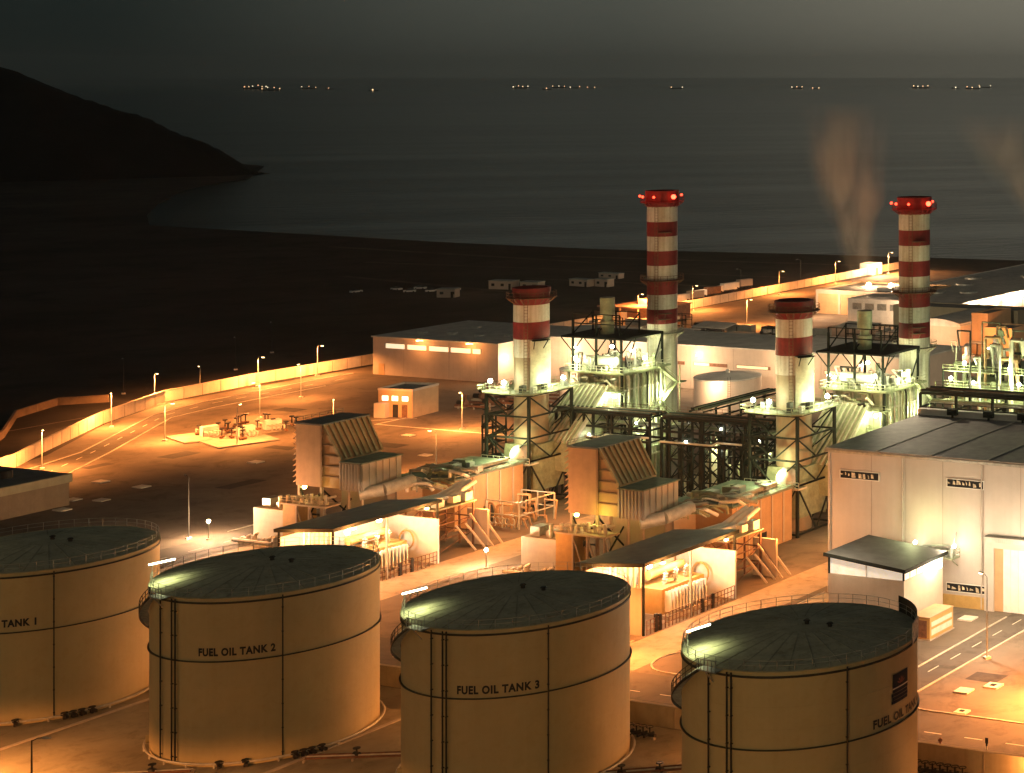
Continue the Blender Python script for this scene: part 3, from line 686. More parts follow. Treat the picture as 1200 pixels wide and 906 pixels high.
b.build('cooling_unit', M_galv, th)
for x in (17.6, 24.8): MB().sphere((x, -1.5, 10.1), .32).build('wall_lamp', glow('merc_glow', (1., .97, .72), 30.), th)
lamp('hall_wall_light', (-161.2, 252.3, 12.9), 560, MERC, .4); lamp('hall_wall_light', (-155., 251.8, 11.2), 620, CREAM, .4)
lamp('hall_wash_light', (-166, 236, 16), 2600, CREAM, .5); lamp('hall_door_light', (-142, 248.5, 11.), 2600, CREAM, .5); lamp('hall_door_light', (-134, 248.5, 11.), 3600, CREAM, .5)
for x in (38.2, 46.2): MB().box(x-.4, -1.0, 10.8, x+.4, -.52, 11.1).build('door_lamp', glow('merc_glow', (1., .97, .72), 30.), th, smooth=False)

# pump house in front of the hall
ph = thing('pump_house', 'pump house with a sloping dark roof and a lit clerestory band under it', 'building', (-168.5, 240, 0))
W, D = 13.5, 11.
MB().box(0, 0, 0, W, D, 8.4).build('wall', M_wallp, ph, smooth=False)
zl, zr = 11.3, 9.9
f = MB(); f.hexa([(.15, .15, 8.41), (W-.15, .15, 8.41), (W-.15, D-.15, 8.41), (.15, D-.15, 8.41)], [(.15, .15, zl-.1), (W-.15, .15, zr-.1), (W-.15, D-.15, zr-.1), (.15, D-.15, zl-.1)])
f = f.build('clerestory', mat('lit_clerestory', (.7, .66, .58), .4, var=.45, scale=.5, emit=(1., .86, .66), estr=.55), ph, smooth=False)
g = MB()
for k in (0, 4, 8): x = W*k/8; z = zl+(zr-zl)*x/W; g.box(max(0, x-.09), .02, 8.41, min(W, x+.09), .14, z-.05)
for k in range(0, 7): y = D*k/6; g.box(W-.14, max(0, y-.07), 8.42, W-.02, min(D, y+.07), zr-.05)
g.build('mullion', M_white, f, smooth=False)
MB().hexa([(-.5, -.5, zl-.08), (W+.5, -.5, zr-.12), (W+.5, D+.5, zr-.12), (-.5, D+.5, zl-.08)], [(-.5, -.5, zl+.3), (W+.5, -.5, zr+.3), (W+.5, D+.5, zr+.3), (-.5, D+.5, zl+.3)]).build('roof', M_roofd, ph, smooth=False)
b = MB()
for a, c in (((-.55, -.55, zl+.1), (W+.55, -.55, zr+.1)), ((W+.55, -.55, zr+.1), (W+.55, D+.5, zr+.1))): b.beam(a, c, .12, .55)
b.build('fascia', M_steel, ph, smooth=False)
b = MB(); b.box(-.04, -.06, 8.4, .22, .13, zl-.1); b.box(W-.22, -.06, 8.4, W+.04, .13, zr-.15); b.build('corner_post', M_steel, ph, smooth=False)
b = MB(); b.box(5.2, -.05, 0, 6.6, -.004, 2.3); b.build('door', M_wallo, ph, smooth=False)
MB().sphere((W+1.0, 8.2, 8.9), .5, 12, 8).build('wall_lamp', glow('flare_glow', (1., .95, .75), 110.), ph)
lamp('pump_house_light', (-151.8, 246.2, 9.2), 1500, WARM, .5)
# switch cabinet by the tank rim
cb = thing('switch_cabinet', 'long ochre switch cabinet with a dark red end door by the pump house', 'cabinet', (-153.3, 239.4, 0), rz=0)
MB().box(0, 0, .2, 3.2, 6.6, 3.4).build('body', M_yellow, cb, smooth=False); MB().box(-.15, -.15, 0, 3.35, 6.75, .2).build('plinth', M_conc, cb, smooth=False)
MB().box(-.1, -.1, 3.403, 3.3, 6.7, 3.55).build('lid', M_wallo, cb, smooth=False)
MB().box(.5, -.06, .4, 2.7, -.004, 3.0).build('end_door', M_rust, cb, smooth=False)
b = MB(); b.box(3.204, .4, 2.0, 3.25, 6.2, 2.7); b.box(3.204, .4, .7, 3.25, 6.2, 1.6); b.build('side_panel', M_slab, cb, smooth=False)

# low flat building at the picture edge
lb = thing('low_building', 'low flat roofed building with a broad fascia beside the dark yard', 'building', (-382, 238, 0))
MB().box(0, 0, 0, 23.8, 19, 4.6).build('wall', mat('dull_render', (.26, .185, .12), .8, var=.15, scale=.4, streak=.2), lb, smooth=False)
b = MB(); b.box(-.4, -.4, 4.604, 24.2, 19.4, 6.2); b.build('fascia', mat('fascia_render', (.40, .34, .22), .8, var=.12, scale=.5, streak=.25), lb, smooth=False)
MB().box(.4, .4, 6.204, 23.4, 18.6, 6.26).build('roof', M_roofd, lb, smooth=False)
MB().cyl((16, 12, 6.26), (16, 12, 7.7), 1.1, n=16).build('roof_vent', M_pipe, lb); MB().box(8, 6, 6.26, 10, 9, 7.3).build('roof_unit', M_pipe, lb)
b = MB(); b.box(23.804, 2, 0, 23.86, 3.2, 2.4); b.build('door', M_pipe, lb, smooth=False)

# guard house with three lit windows
gh = thing('guard_house', 'small flat roofed hut with three bright windows by the pump yard', 'building', (-379, 350.5, 0), rz=R(8))
W, D, hh = 9.8, 9.5, 6.6
MB().box(0, 0, 0, W, D, hh).build('wall', M_wallo, gh, smooth=False)
b = MB()
for x0, y0, x1, y1 in ((-.1, -.1, W+.1, .25), (-.1, D-.25, W+.1, D+.1), (-.1, .25, .25, D-.25), (W-.25, .25, W+.1, D-.25)): b.box(x0, y0, hh+.003, x1, y1, hh+.55)
b.build('parapet', M_wallp, gh, smooth=False); MB().box(.27, .27, hh+.004, W-.27, D-.27, hh+.06).build('roof', M_roofd, gh, smooth=False)
for x in (1.2, 4.0, 6.9):
    f = MB().box(x-.12, -.08, 4.0, x+1.82, -.005, 5.4).build('window', M_wallp, gh, smooth=False)
    MB().box(x, -.12, 4.12, x+1.7, -.085, 5.28).build('pane', glow('window_glow', (1., .95, .72), 2.6), f, smooth=False)
for x in (4.2, 6.8): MB().box(x, -.10, 0, x+1.5, -.005, 3.2).build('door', M_rust if x > 5 else M_pipe, gh, smooth=False)
b = MB(); b.box(0, -1.6, 0, 3.2, -.004, 3.6); b.build('porch', M_wallp, gh, smooth=False)
lamp('warehouse_front_light', (-416, 396.5, 9.8), 800, SOD, .4); lamp('warehouse_front_light', (-398, 396.5, 9.8), 800, SOD, .4); lamp('guard_light', (-372, 346, 6), 1600, SOD, .3)
# pumps and pipework between guard house and warehouse
random.seed(11)
for k, (u, v) in enumerate(((-369, 367.5), (-364, 371), (-373, 377), (-366, 379), (-359, 375), (-378, 384), (-371, 387), (-363, 387))):
    t = thing('pump_set', ('dark pump set beside the guard house wall', 'dark pump set one step from the guard house', 'pump set with a raised drum among the yard pipes', 'low pump set in the middle of the yard pipes', 'pump set on the side of the pipes towards the lattice tower', 'pump set closest to the warehouse wall at the guard house end', 'tall dark pump set in front of the warehouse wall', 'pump set near the lit corner of the warehouse')[k], 'pump', (u, v, 0), 'pumps in the yard before the warehouse')
    h = random.uniform(1.2, 2.4) if k != 6 else 4.2
    b = MB(); b.box(-1.8, -.9, 0, 1.8, .9, .4); b.build('plinth', M_conc, t, smooth=False)
    b = MB(); b.cyl((-1.5, 0, 1.2), (.2, 0, 1.2), .65, n=14); b.cyl((.2, 0, 1.2), (.6, 0, 1.2), .3); b.build('motor', M_pipe, t)
    b = MB(); b.cyl((.6, 0, 1.2), (1.3, 0, 1.2), .8, n=16); b.cyl((1., 0, 1.5), (1., 0, h+1.6), .28, n=10); b.cyl((1., 0, h+1.6), (1, 0, h+1.8), .7, n=14); b.build('casing', M_rust, t)
for k in range(5):
    t = thing('pipe_line', ('rusty pipe line nearest the guard house', 'second pipe line from the guard house', 'third pipe line from the guard house', 'fourth pipe line from the guard house', 'pipe line nearest the warehouse')[k], 'pipe', (-370, 366+k*4.5, 0), 'pipe lines in the pump yard')
    pts = [(0, 0, .8), (10, .4, .8), (10, .4, 2.2), (26, 1, 2.2), (26, 3, 1.)]
    MB().tube(pts, .28, 8).build('pipe', M_rust, t)
    b = MB()
    for x in range(1, 27, 5): b.beam((x, x*.04, 0), (x, x*.04, 2.0 if x > 10 else .6), .3)
    b.build('support', M_conc, t, smooth=False)

# metering pad
mp = thing('metering_pad', 'pale concrete pad carrying valve posts in the lit yard', 'concrete pad', (-392, 318, 0), rz=R(-20))
MB().box(-9, -9, 0, 3, 1, .4).build('slab', M_conc, mp, smooth=False); MB().box(3.02, -6, 0, 15, 7, .36).build('slab', M_conc, mp, smooth=False); MB().box(-6, 1.02, 0, 3, 12, .34).build('slab', M_conc, mp, smooth=False)
random.seed(5)
vp = None
for k in range(22):
    u, v = -392+random.uniform(-8, 11), 320+random.uniform(-5, 13)
    if vp is None:
        vp = thing('valve_post', 'dark valve post with a round handwheel standing on the pale concrete pad', 'valve', (u, v, .3), 'valve posts on the metering pad')
        MB().cyl((0, 0, 0), (0, 0, 2.4), .13, n=8).build('stem', M_pipe, vp)
        MB().cyl((0, 0, 2.3), (0, 0, 2.55), .55, n=14).build('handwheel', M_ink, vp)
        MB().cyl((-.8, 0, .5), (.8, 0, .5), .3, n=10).build('body', M_rust, vp)
    else: dup(vp, (u, v, .3), rz=random.uniform(0, 3))
for k, (u, v) in enumerate(((-396, 316), (-388, 319), (-389, 327))):
    t = thing('meter_skid', ('pale pipe skid at the road end of the metering pad', 'pale pipe skid in the middle of the metering pad', 'pale pipe skid at the back of the metering pad')[k], 'pipes', (u, v, .4), 'pipe skids on the metering pad', R(-20))
    for q in range(4): MB().tube([(-4, q*.9, .2), (-4, q*.9, 1.1), (4, q*.9, 1.1), (4, q*.9, .2)], .17, 7).build('pipe', M_palepipe, t)
    b = MB(); b.box(-.6, -.4, 0, 1.4, 3.1, 2.2); b.build('cabinet', M_white, t, smooth=False)

# warehouse and long workshop
wh = building('warehouse', 'cream warehouse with a row of glowing strip windows by the boundary wall', 'building', -434.5, 400, -389, 435, 10.6, M_wallp, M_roofg, 0, (11.5, 28, 38))
for k, (x0, x1) in enumerate(((4.8, 12), (12.8, 20), (20.8, 28), (28.6, 36), (36.5, 39.5))):
    f = MB().box(x0, -.12, 7.6, x1, -.005, 9.2).build('window', M_wallp, wh, smooth=False)
    MB().box(x0+.15, -.16, 7.75, x1-.15, -.125, 9.05).build('pane', glow('strip_window_glow', (1., .84, .55), .9), f, smooth=False)
MB().box(2.2, -.1, 0, 4.4, -.005, 3.2).build('door', M_wallo, wh, smooth=False)
b = MB()
for x, y in ((8, 8), (17, 10), (28, 9), (36, 12), (14, 22), (30, 24)): b.box(x, y, 10.96, x+2.4, y+1.6, 11.5)
b.build('rooflight', M_galv, wh, smooth=False)
for x in (18.5, 36.5): MB().beam((x, 0, 10.4), (x, -1.6, 10.7), .12).box(x-.3, -2.1, 10.6, x+.3, -1.5, 10.85).build('bracket_lamp', glow('sodium_glow', (1., .62, .25), 14.), wh, smooth=False)
lamp('warehouse_corner_light', (-385.5, 402.5, 6.5), 2400, WARM, .4)
f = MB().box(45.504, 2.4, 6.2, 45.9, 3.2, 6.8).build('wall_lamp', glow('merc_glow', (1., .97, .72), 30.), wh, smooth=False)
lg = building('workshop', 'very long workshop with a dull flat roof and thin strip window behind the boilers', 'building', -388.9, 411, -262, 434, 11.6, M_wallp, M_roofg, 0, tuple(range(14, 125, 14)))
for x in range(15, 124, 14):
    f = MB().box(x, -.12, 6.4, x+11, -.005, 7.3).build('window', M_rust, lg, smooth=False)
    MB().box(x+.2, -.16, 6.5, x+random.uniform(4, 10.5), -.125, 7.2).build('pane', glow('strip_window_dim', (1., .8, .5), .5), f, smooth=False)
for u, w_ in ((-372, 5000), (-352, 6000), (-330, 5000), (-300, 4500), (-278, 3500)): lamp('workshop_light', (u, 404.5, 8.5), w_, WARM, .4)
b = MB()
for u in (-372, -352, -330, -300, -278): b.box(u+388.9-.4, -.9, 9.2, u+388.9+.4, -.004, 9.5)
b.build('wall_lamp', glow('merc_glow', (1., .97, .72), 30.), lg, smooth=False)

# storage yard behind the workshop: pipe racks, containers, crates
random.seed(21)
place = ['first', 'second', 'third', 'fourth', 'fifth', 'sixth', 'seventh', 'eighth', 'ninth', 'tenth', 'last']
for row, v in enumerate((474, 490, 506)):
    for k in range(11):
        u = -441+k*14.2+random.uniform(-1.2, 1.2)+row*1.5; kind = (0, 1, 0, 3, 2, 0, 1, 3, 0, 2, 1)[(k+row*4) % 11]
        rowname = ('row nearest the workshop', 'middle row', 'row farthest from the workshop')[row]
        if kind == 0:
            t = thing('container', 'dull storage container, %s from the boundary wall, %s' % (place[k], rowname), 'container', (u, v, 0), 'containers in the dark storage yard')
            MB().box(0, 0, 0, 10, 2.5, 2.7).build('body', mat('container_teal', (.16, .17, .15), .7, var=.3, scale=.6, bump=.5, ribs=('X', 2.)), t, smooth=False)
            MB().box(-.05, .1, .1, -.004, 2.4, 2.6).build('door', M_pipe, t, smooth=False)
        elif kind == 1:
            t = thing('pipe_stack', 'stack of stored pipes, %s from the boundary wall, %s' % (place[k], rowname), 'pipe stack', (u, v, 0), 'pipe stacks in the dark storage yard')
            for j in range(3):
                for i in range(5-j): MB().cyl((0, i*.95+j*.47, .5+j*.8), (12, i*.95+j*.47, .5+j*.8), .45, n=10).build('pipe', M_galv if (i+j) % 2 else M_pipe, t)
        elif kind == 2:
            t = thing('storage_rack', 'dark steel storage rack, %s from the boundary wall, %s' % (place[k], rowname), 'rack', (u, v, 0), 'racks in the dark storage yard')
            b = MB()
            for x in (0, 4, 8, 12):
                for y in (0, 3): b.beam((x, y, 0), (x, y, 5), .22)
            for z in (1.2, 3, 4.9):
                for y in (0, 3): b.beam((0, y, z), (12, y, z), .2)
            b.build('frame', M_steel, t, smooth=False)
            b = MB()
            for x in range(0, 12, 3):
                for z in (1.3, 3.1):
                    if random.random() < .7: MB().box(x+.3, .4, z, x+.3+random.uniform(1, 2.3), 2.6, z+random.uniform(.5, 1.4)).build('stored_goods', (M_galv, M_rust, M_pipe)[x % 3 if x < 3 else int(z) % 3], t, smooth=False)
        else:
            t = thing('open_shed', 'open grey roofed shed, %s from the boundary wall, %s' % (place[k], rowname), 'shed', (u, v, 0), 'open sheds in the dark storage yard')
            MB().hexa([(0, 0, 3.6), (13, 0, 3.6), (13, 7, 4.6), (0, 7, 4.6)], [(0, 0, 3.8), (13, 0, 3.8), (13, 7, 4.8), (0, 7, 4.8)]).build('roof', M_roofg, t, smooth=False)
            for x in (.3, 6.5, 12.7):
                for y in (.3, 6.7): MB().beam((x, y, 0), (x, y, 3.6), .25).build('post', M_steel, t, smooth=False)
lamp('storage_light', (-375, 480, 9), 1300, WARM, .4)

# round service tanks by the boilers
def round_tank(u, v, r, h, label, power=0, lp=None):
    t = thing('service_tank', label, 'storage tank', (u, v, 0), 'round service tanks behind the boilers')
    MB().lathe([(r, 0), (r, h)], 72).build('shell', M_wallp, t)
    MB().lathe([(r+.1, h-.1), (r+.1, h+.05), (r*.5, h+.6), (.02, h+1.0)], 72).build('roof', M_roofg, t)
    b = MB(); b.ring(r, h-.3, .12, .25, 64); b.build('rim', M_galv, t)
    b = MB(); a = R(-50)
    for s in (-.3, .3): b.beam(((r+.5)*cos(a)-sin(a)*s, (r+.5)*sin(a)+cos(a)*s, 0), ((r+.5)*cos(a)-sin(a)*s, (r+.5)*sin(a)+cos(a)*s, h+1), .07)
    for k in range(int(h/.6)): b.beam(((r+.5)*cos(a)-sin(a)*.3, (r+.5)*sin(a)+cos(a)*.3, k*.6), ((r+.5)*cos(a)+sin(a)*.3, (r+.5)*sin(a)-cos(a)*.3, k*.6), .05)
    b.build('ladder', M_steel, t)
    b = MB(); b.cyl((0, 0, h+.9), (0, 0, h+1.6), .5); b.build('roof_vent', M_galv, t)
    return t
round_tank(-305.5, 391.5, 8.3, 8.0, 'squat cream water tank with a grey roof past the boiler chimney')
lamp('tank_light', (-302, 380, 7), 3200, WARM, .4)
round_tank(-312.0, 349, 6.4, 16.2, 'taller cream tank lit brightly on one flank beside the first boiler')
lamp('tank_light', (-309.5, 339.5, 13.), 3200, WARM, .4)

# ------------------------------------------------------------------ power block, built twice
def shelter(o, label, lab2):
    u0, u1, v0, v1 = -204.2+o, -192.2+o, 226.7, 248.2
    t = thing('transformer_shelter', label, 'shelter', (u0, v0, 0), 'open sided shelters by the apron'); W, D = u1-u0, v1-v0
    zl, zr = 9.9, 11.0
    MB().hexa([(-.5, -.5, zl), (W+.4, -.5, zr), (W+.4, D+.4, zr), (-.5, D+.4, zl)], [(-.5, -.5, zl+.2), (W+.4, -.5, zr+.2), (W+.4, D+.4, zr+.2), (-.5, D+.4, zl+.2)]).build('roof', mat('shelter_roof', (.27, .27, .262), .6, var=.2, scale=.5, bump=.45, ribs=('Y', 1.2)), t, smooth=False)
    b = MB(); b.beam((-.5, -.55, zl-.1), (W+.4, -.55, zr-.1), .12, .55); b.beam((W+.45, -.5, zr-.1), (W+.45, D+.4, zr-.1), .12, .55); b.build('fascia', M_steel, t, smooth=False)
    for y in (0, D/2, D):
        MB().beam((W-.15, y, 0), (W-.15, y, zr-.3), .28).build('post', M_steel if y != D/2 else M_palepipe, t, smooth=False)
    MB().beam((0, 0, 0), (0, 0, zl-.2), .28).build('post', M_steel, t, smooth=False)
    MB().box(.2, -.15, 0, W-.4, .15, 7.2).build('front_wall', M_wallp, t, smooth=False)
    b = MB()
    for k in range(6): x = 5.5+k*1.1; b.box(x, -.12, 7.21, x+.35, .12, zl+(zr-zl)*x/W-.1)
    b.build('clerestory_post', M_white, t, smooth=False)
    MB().box(.4, D-.2, 0, W+.1, D+.15, 7.8).build('fire_wall', M_white, t, smooth=False)
    MB().box(-.15, .2, 0, .15, D-.3, 8.6).build('rear_wall', M_white, t, smooth=False)
    b = MB(); b.rail([(W+.15, .4, 0), (W+.15, D/2-.4, 0)], 2.2, .09, .8, 3); b.rail([(W+.15, D/2+.4, 0), (W+.15, D-.4, 0)], 2.2, .09, .8, 3); b.build('guard_rail', M_rust, t, smooth=False)
    b = MB()
    for y in (2.2, 3.1, 13, 15.5): b.box(W-.1, y, 0, W+.25, y+.5, 1.9+random.random())
    b.build('gate_panel', M_pipe, t, smooth=False)
    for y, z in ((7.5, 8.3), (14., 8.9)): MB().sphere((W*.55, y, z), .42, 12, 8).build('shelter_lamp', glow('shelter_glow', (1., .92, .7), 55.), t)
    lamp('shelter_light', (u0+W*.6, v0+7.5, 7.7), 1300, CREAM, .5); lamp('shelter_light', (u0+W*.6, v0+14., 8.2), 1300, CREAM, .5)
    for y in (3., 18.):  # lamps added under the fascia to brighten the apron
        MB().box(W+.5, y, zr-.75, W+.95, y+.6, zr-.5).build('added_bulkhead_lamp', glow('sodium_glow', (1., .62, .25), 14.), t, smooth=False)
        lamp('apron_fill_light', (u0+W+1.6, v0+y, zr-1.), 3300, SOD, .3)
    lamp('forecourt_light', (u0+W*.4, v0-2.2, 9.), 3000, SOD, .3)
    # the transformer inside: a thing of its own
    x = thing('transformer', lab2, 'transformer', (u0+6, v0+13, 0), 'transformers under the shelters')
    MB().box(-3, -5, .6, 2.6, 5, 4.6).build('tank', M_yellow, x, smooth=False)
    b = MB()
    for k in range(12): b.box(2.65, -4.4+k*.75, 1, 3.9, -4.2+k*.75, 4.2)
    b.build('radiator', M_white, x, smooth=False)
    MB().cyl((-1, -4, 6.2), (-1, 4, 6.2), .75, n=16).build('conservator', M_yellow, x)
    for y in (-2.5, 0, 2.5):
        b = MB(); b.cyl((1, y, 4.6), (1.3, y, 6.8), .28, .12, n=10)
        for k in range(4): b.cyl((1+k*.07, y, 5+k*.45), (1.02+k*.07, y, 5.1+k*.45), .42, n=12)
        b.build('bushing', M_palepipe, x)
    MB().box(-3.2, -5.2, 0, 4.2, 5.2, .6).build('plinth', M_conc, x, smooth=False)
    b = MB(); b.lathe([(1.6+.16*cos(q*pi/3), .16*sin(q*pi/3)) for q in range(7)], 20); b.v = [(p[0], 7.4+p[2], 4.0+p[1]) for p in b.v]; b.build('pipe_loop', M_yellow, x)
    return t

def filter_house(o, label):
    t = thing('air_filter_house', label, 'filter house', (-229.4+o, 251.7, 0), 'air intake filter houses')
    W, D, z0, z1 = 6.2, 10.4, 10.2, 21.4
    MB().box(0, 0, z0, W, D, z1).build('body', M_wallo, t, smooth=False)
    b = MB()
    for k in range(11):
        z = z0+.3+k*1.0; b.hexa([(-.95, .1, z), (-.003, .1, z+.45), (-.003, D-.1, z+.45), (-.95, D-.1, z)], [(-.95, .1, z+.08), (-.003, .1, z+.85), (-.003, D-.1, z+.85), (-.95, D-.1, z+.08)])
    b.build('weather_hood', M_wallo, t, smooth=False)
    b = MB(); b.box(-.3, -.15, z1+.003, W+.2, D+.1, z1+.3); b.rail([(-.2, 0, z1+.3), (-.2, D, z1+.3)], .8, .07, 1.5); b.build('roof', M_roofd, t, smooth=False)
    # tapering hopper towards the duct
    x1 = 10.4
    hp = MB(); hp.hexa([(W+.003, .25, z0), (x1, .25, z0), (x1, D*.92, z0), (W+.003, D-.3, z0)], [(W+.003, .25, z1-.1), (x1, .25, 15.4), (x1, D*.92, 15.6), (W+.003, D-.3, z1-.1)])
    hp = hp.build('hopper', M_wallo, t, smooth=False)
    b = MB()
    for k in range(9):
        f = k/8; y0 = .3+f*(D-.8); y1 = .3+f*(D*.92-.5)
        b.beam((W+.1, y0, z1+.05), (x1+.1, y1, 15.55), .34, .5)
    b.build('stiffener', mat('hopper_rib', (.36, .30, .17), .65, var=.2, scale=.8), hp, smooth=False)
    b = MB()
    for z in (12.1, 14, 15.9, 17.8, 19.7):
        xx = W+(x1-W)*min(1., max(0., (z1-z)/(z1-15.4))) if z > 15.4 else x1
        b.box(W+.1, .02, z, xx-.1, .245, z+.22)
    b.box(W-.25, -.12, z0, W+.15, -.004, z1); b.build('band', mat('band_brown', (.28, .17, .085), .7, var=.2), hp, smooth=False)
    # duct
    d = MB(); d.box(x1+.003, .1, 10.0, 15.6, 9.0, 15.0); d = d.build('duct', M_wallp, t, smooth=False)
    b = MB()
    for k in range(7): b.box(x1+.08+k*.72, -.08, 10.1, x1+.42+k*.72, .095, 14.9)
    for k in range(6): b.box(15.605, .3+k*1.5, 10.1, 15.75, .55+k*1.5, 14.9)
    b.build('stiffener', M_wallp, d, smooth=False)
    MB().box(x1-.1, 0, 15.004, 15.9, 9.2, 15.2).build('top_plate', M_roofgr, d, smooth=False)
    for x, y in ((.4, .4), (W-.4, .4), (.4, D-.4), (W-.4, D-.4), (12, .6), (15.2, .6), (15.2, 8.4)):
        MB().beam((x, y, 0), (x, y, 10.2 if x < 10 else 10), .45).build('leg', M_wallp, t, smooth=False)
    b = MB()
    for y in (.4, D-.4):
        b.beam((.4, y, .3), (W-.4, y, 9.8), .22); b.beam((W-.4, y, .3), (.4, y, 9.8), .22); b.beam((.4, y, 5), (W-.4, y, 5), .25)
    b.beam((W-.4, .4, .3), (W-.4, D-.4, 9.8), .22); b.beam((W-.4, D-.4, .3), (W-.4, .4, 9.8), .22)
    b.build('bracing', M_steel, t, smooth=False)
    # big inclined pipe leaving the duct foot
    b = MB(); b.tube([(14.6, .6, 9.4), (17.2, 3.5, 9.9), (18.4, 9, 10.6)], 1.15, 16); b.build('inlet_pipe', M_palepipe, t)
    return t

def gt_building(o, label):
    t = thing('gas_turbine_enclosure', label, 'building', (-227+o, 254.5, 0), 'gas turbine enclosures')
    MB().box(1, 4, 0, 12.2, 12, 8.6).build('front_block', M_wallp, t, smooth=False)
    MB().box(.9, 3.9, 8.603, 12.3, 12.1, 8.8).build('front_roof', M_roofgr, t, smooth=False)
    MB().box(7, 12.01, 0, 20, 29, 9.4).build('wall', M_wallo, t, smooth=False)
    b = MB(); b.hexa([(6.7, 11.8, 9.404), (20.3, 11.8, 9.404), (20.3, 29.3, 9.404), (6.7, 29.3, 9.404)], [(6.7, 11.8, 9.7), (20.3, 11.8, 9.7), (20.3, 29.3, 9.9), (6.7, 29.3, 9.9)])
    b.build('roof', M_roofgr, t, smooth=False)
    b = MB()
    for k in range(5): b.box(20.005, 13+k*3.3, .2, 20.16, 13.35+k*3.3, 9.3)
    b.build('wall_rib', M_wallp, t, smooth=False)
    b = MB(); b.box(20.005, 19, 0, 20.12, 21.5, 3.2); b.build('door', M_pipe, t, smooth=False)
    # tangle of cooling and vent pipes over the roofs
    random.seed(int(140+o)); tones = (M_green, M_palepipe, M_galv, M_green, M_white)
    for k in range(26):
        x, y = random.uniform(8, 18), random.uniform(4.6, 16); z = 8.9 if y < 11.5 else 9.9
        MB().tube([(x, y, z-.3), (x, y, z+random.uniform(.4, 1.4)), (x+random.uniform(1, 4), y+random.uniform(-.6, 2.), z+random.uniform(.4, 1.3)), (x+random.uniform(2, 5), y+2.2, z-.2)], random.uniform(.12, .34), 8).build('vent_pipe', tones[k % 5], t)
    for k in range(9): x, y = random.uniform(8, 18), random.uniform(14, 27); MB().box(x, y, 9.9, x+random.uniform(.6, 2.2), y+random.uniform(.6, 2.4), 10.3+random.random()).build('roof_unit', (M_white, M_galv, M_green)[k % 3], t, smooth=False)
    MB().tube([(8, 15, 10.3), (17.5, 15.4, 10.3), (17.5, 27.5, 10.3)], .4, 10).build('vent_header', M_palepipe, t)
    b = MB(); b.rail([(20.1, 12, 9.7), (20.1, 29, 9.8)], 1., .06, 1.6); b.build('roof_rail', M_palepipe, t, smooth=False)
    return t

def bypass_stack(o, label):
    u, v = -212.+o, 291.
    t = thing('bypass_stack', label, 'chimney', (u, v, 0), 'short striped stacks'); r = 3.35
    MB().lathe([(r*.97, 0), (r*.97, 29.2)], 48).build('lower_shell', M_stkcore, t)
    for k, (z0, z1, m) in enumerate(((29.2, 32.8, M_swhite), (32.8, 36.2, M_red), (36.2, 39.6, M_swhite), (39.6, 42.6, M_red))):
        MB().lathe([(r+.02*(k % 2), z0), (r+.02*(k % 2), z1)], 48).build('band', m, t)
    MB().lathe([(r+.25, 42.0), (r+.25, 42.9), (r-.3, 42.9), (r-.3, 38)], 48).build('rim', M_red, t)
    MB().lathe([(r-.35, 40.5), (.02, 40.4)], 32).build('flue_mouth', M_black, t)
    b = MB(); b.ring(r+.1, 40.9, 1.3, .12, 40); nn = 20
    for k in range(nn): a = 2*pi*k/nn; b.beam(((r+1.3)*cos(a), (r+1.3)*sin(a), 41), ((r+1.3)*cos(a), (r+1.3)*sin(a), 42.1), .06); b.beam((r*cos(a), r*sin(a), 39.8), ((r+1.3)*cos(a), (r+1.3)*sin(a), 40.9), .1)
    for z in (41.5, 42.05): b.ring(r+1.27, z, .07, .07, 40)
    b.build('gallery', M_rust, t, smooth=False)
    # pale cladding strip with ladder and a small side platform
    MB().lathe([(r+.08, 21.5), (r+.35, 21.6), (r+.35, 32.6), (r+.08, 32.8)], 16, R(-50), R(30)).build('side_cladding', M_palepipe, t)
    b = MB(); a = R(-62)
    for s in (-.35, .35): b.beam(((r+.5)*cos(a)-sin(a)*s, (r+.5)*sin(a)+cos(a)*s, 22), ((r+.5)*cos(a)-sin(a)*s, (r+.5)*sin(a)+cos(a)*s, 41), .08)
    for k in range(30): z = 22.3+k*.63; b.beam(((r+.5)*cos(a)-sin(a)*.35, (r+.5)*sin(a)+cos(a)*.35, z), ((r+.5)*cos(a)+sin(a)*.35, (r+.5)*sin(a)-cos(a)*.35, z), .06)
    b.build('ladder', M_rust, t)
    b = MB(); b.ring(r+.3, 32.6, 1.5, .15, 6, R(-45), R(-5))
    for q in (-40, -10): b.beam(((r+.2)*cos(R(q)), (r+.2)*sin(R(q)), 30.8), ((r+1.7)*cos(R(q)), (r+1.7)*sin(R(q)), 32.6), .14)
    b.build('side_platform', M_steel, t, smooth=False)
    return t

def lattice(b, x0, y0, x1, y1, zs, wl=.22, wd=.16, skip=()):
    """Girts and diagonals of a braced steel frame; the legs are separate parts."""
    cs = [(x0, y0), (x1, y0), (x1, y1), (x0, y1)]
    for j, z in enumerate(zs):
        for i in range(4):
            b.beam((*cs[i], z), (*cs[(i+1) % 4], z), wl)
        if j+1 < len(zs):
            for i in range(4):
                if (i, j) in skip: continue
                p, q = cs[i], cs[(i+1) % 4]; m = ((p[0]+q[0])/2, (p[1]+q[1])/2)
                b.beam((*p, zs[j+1]), (*m, z), wd); b.beam((*q, zs[j+1]), (*m, z), wd)

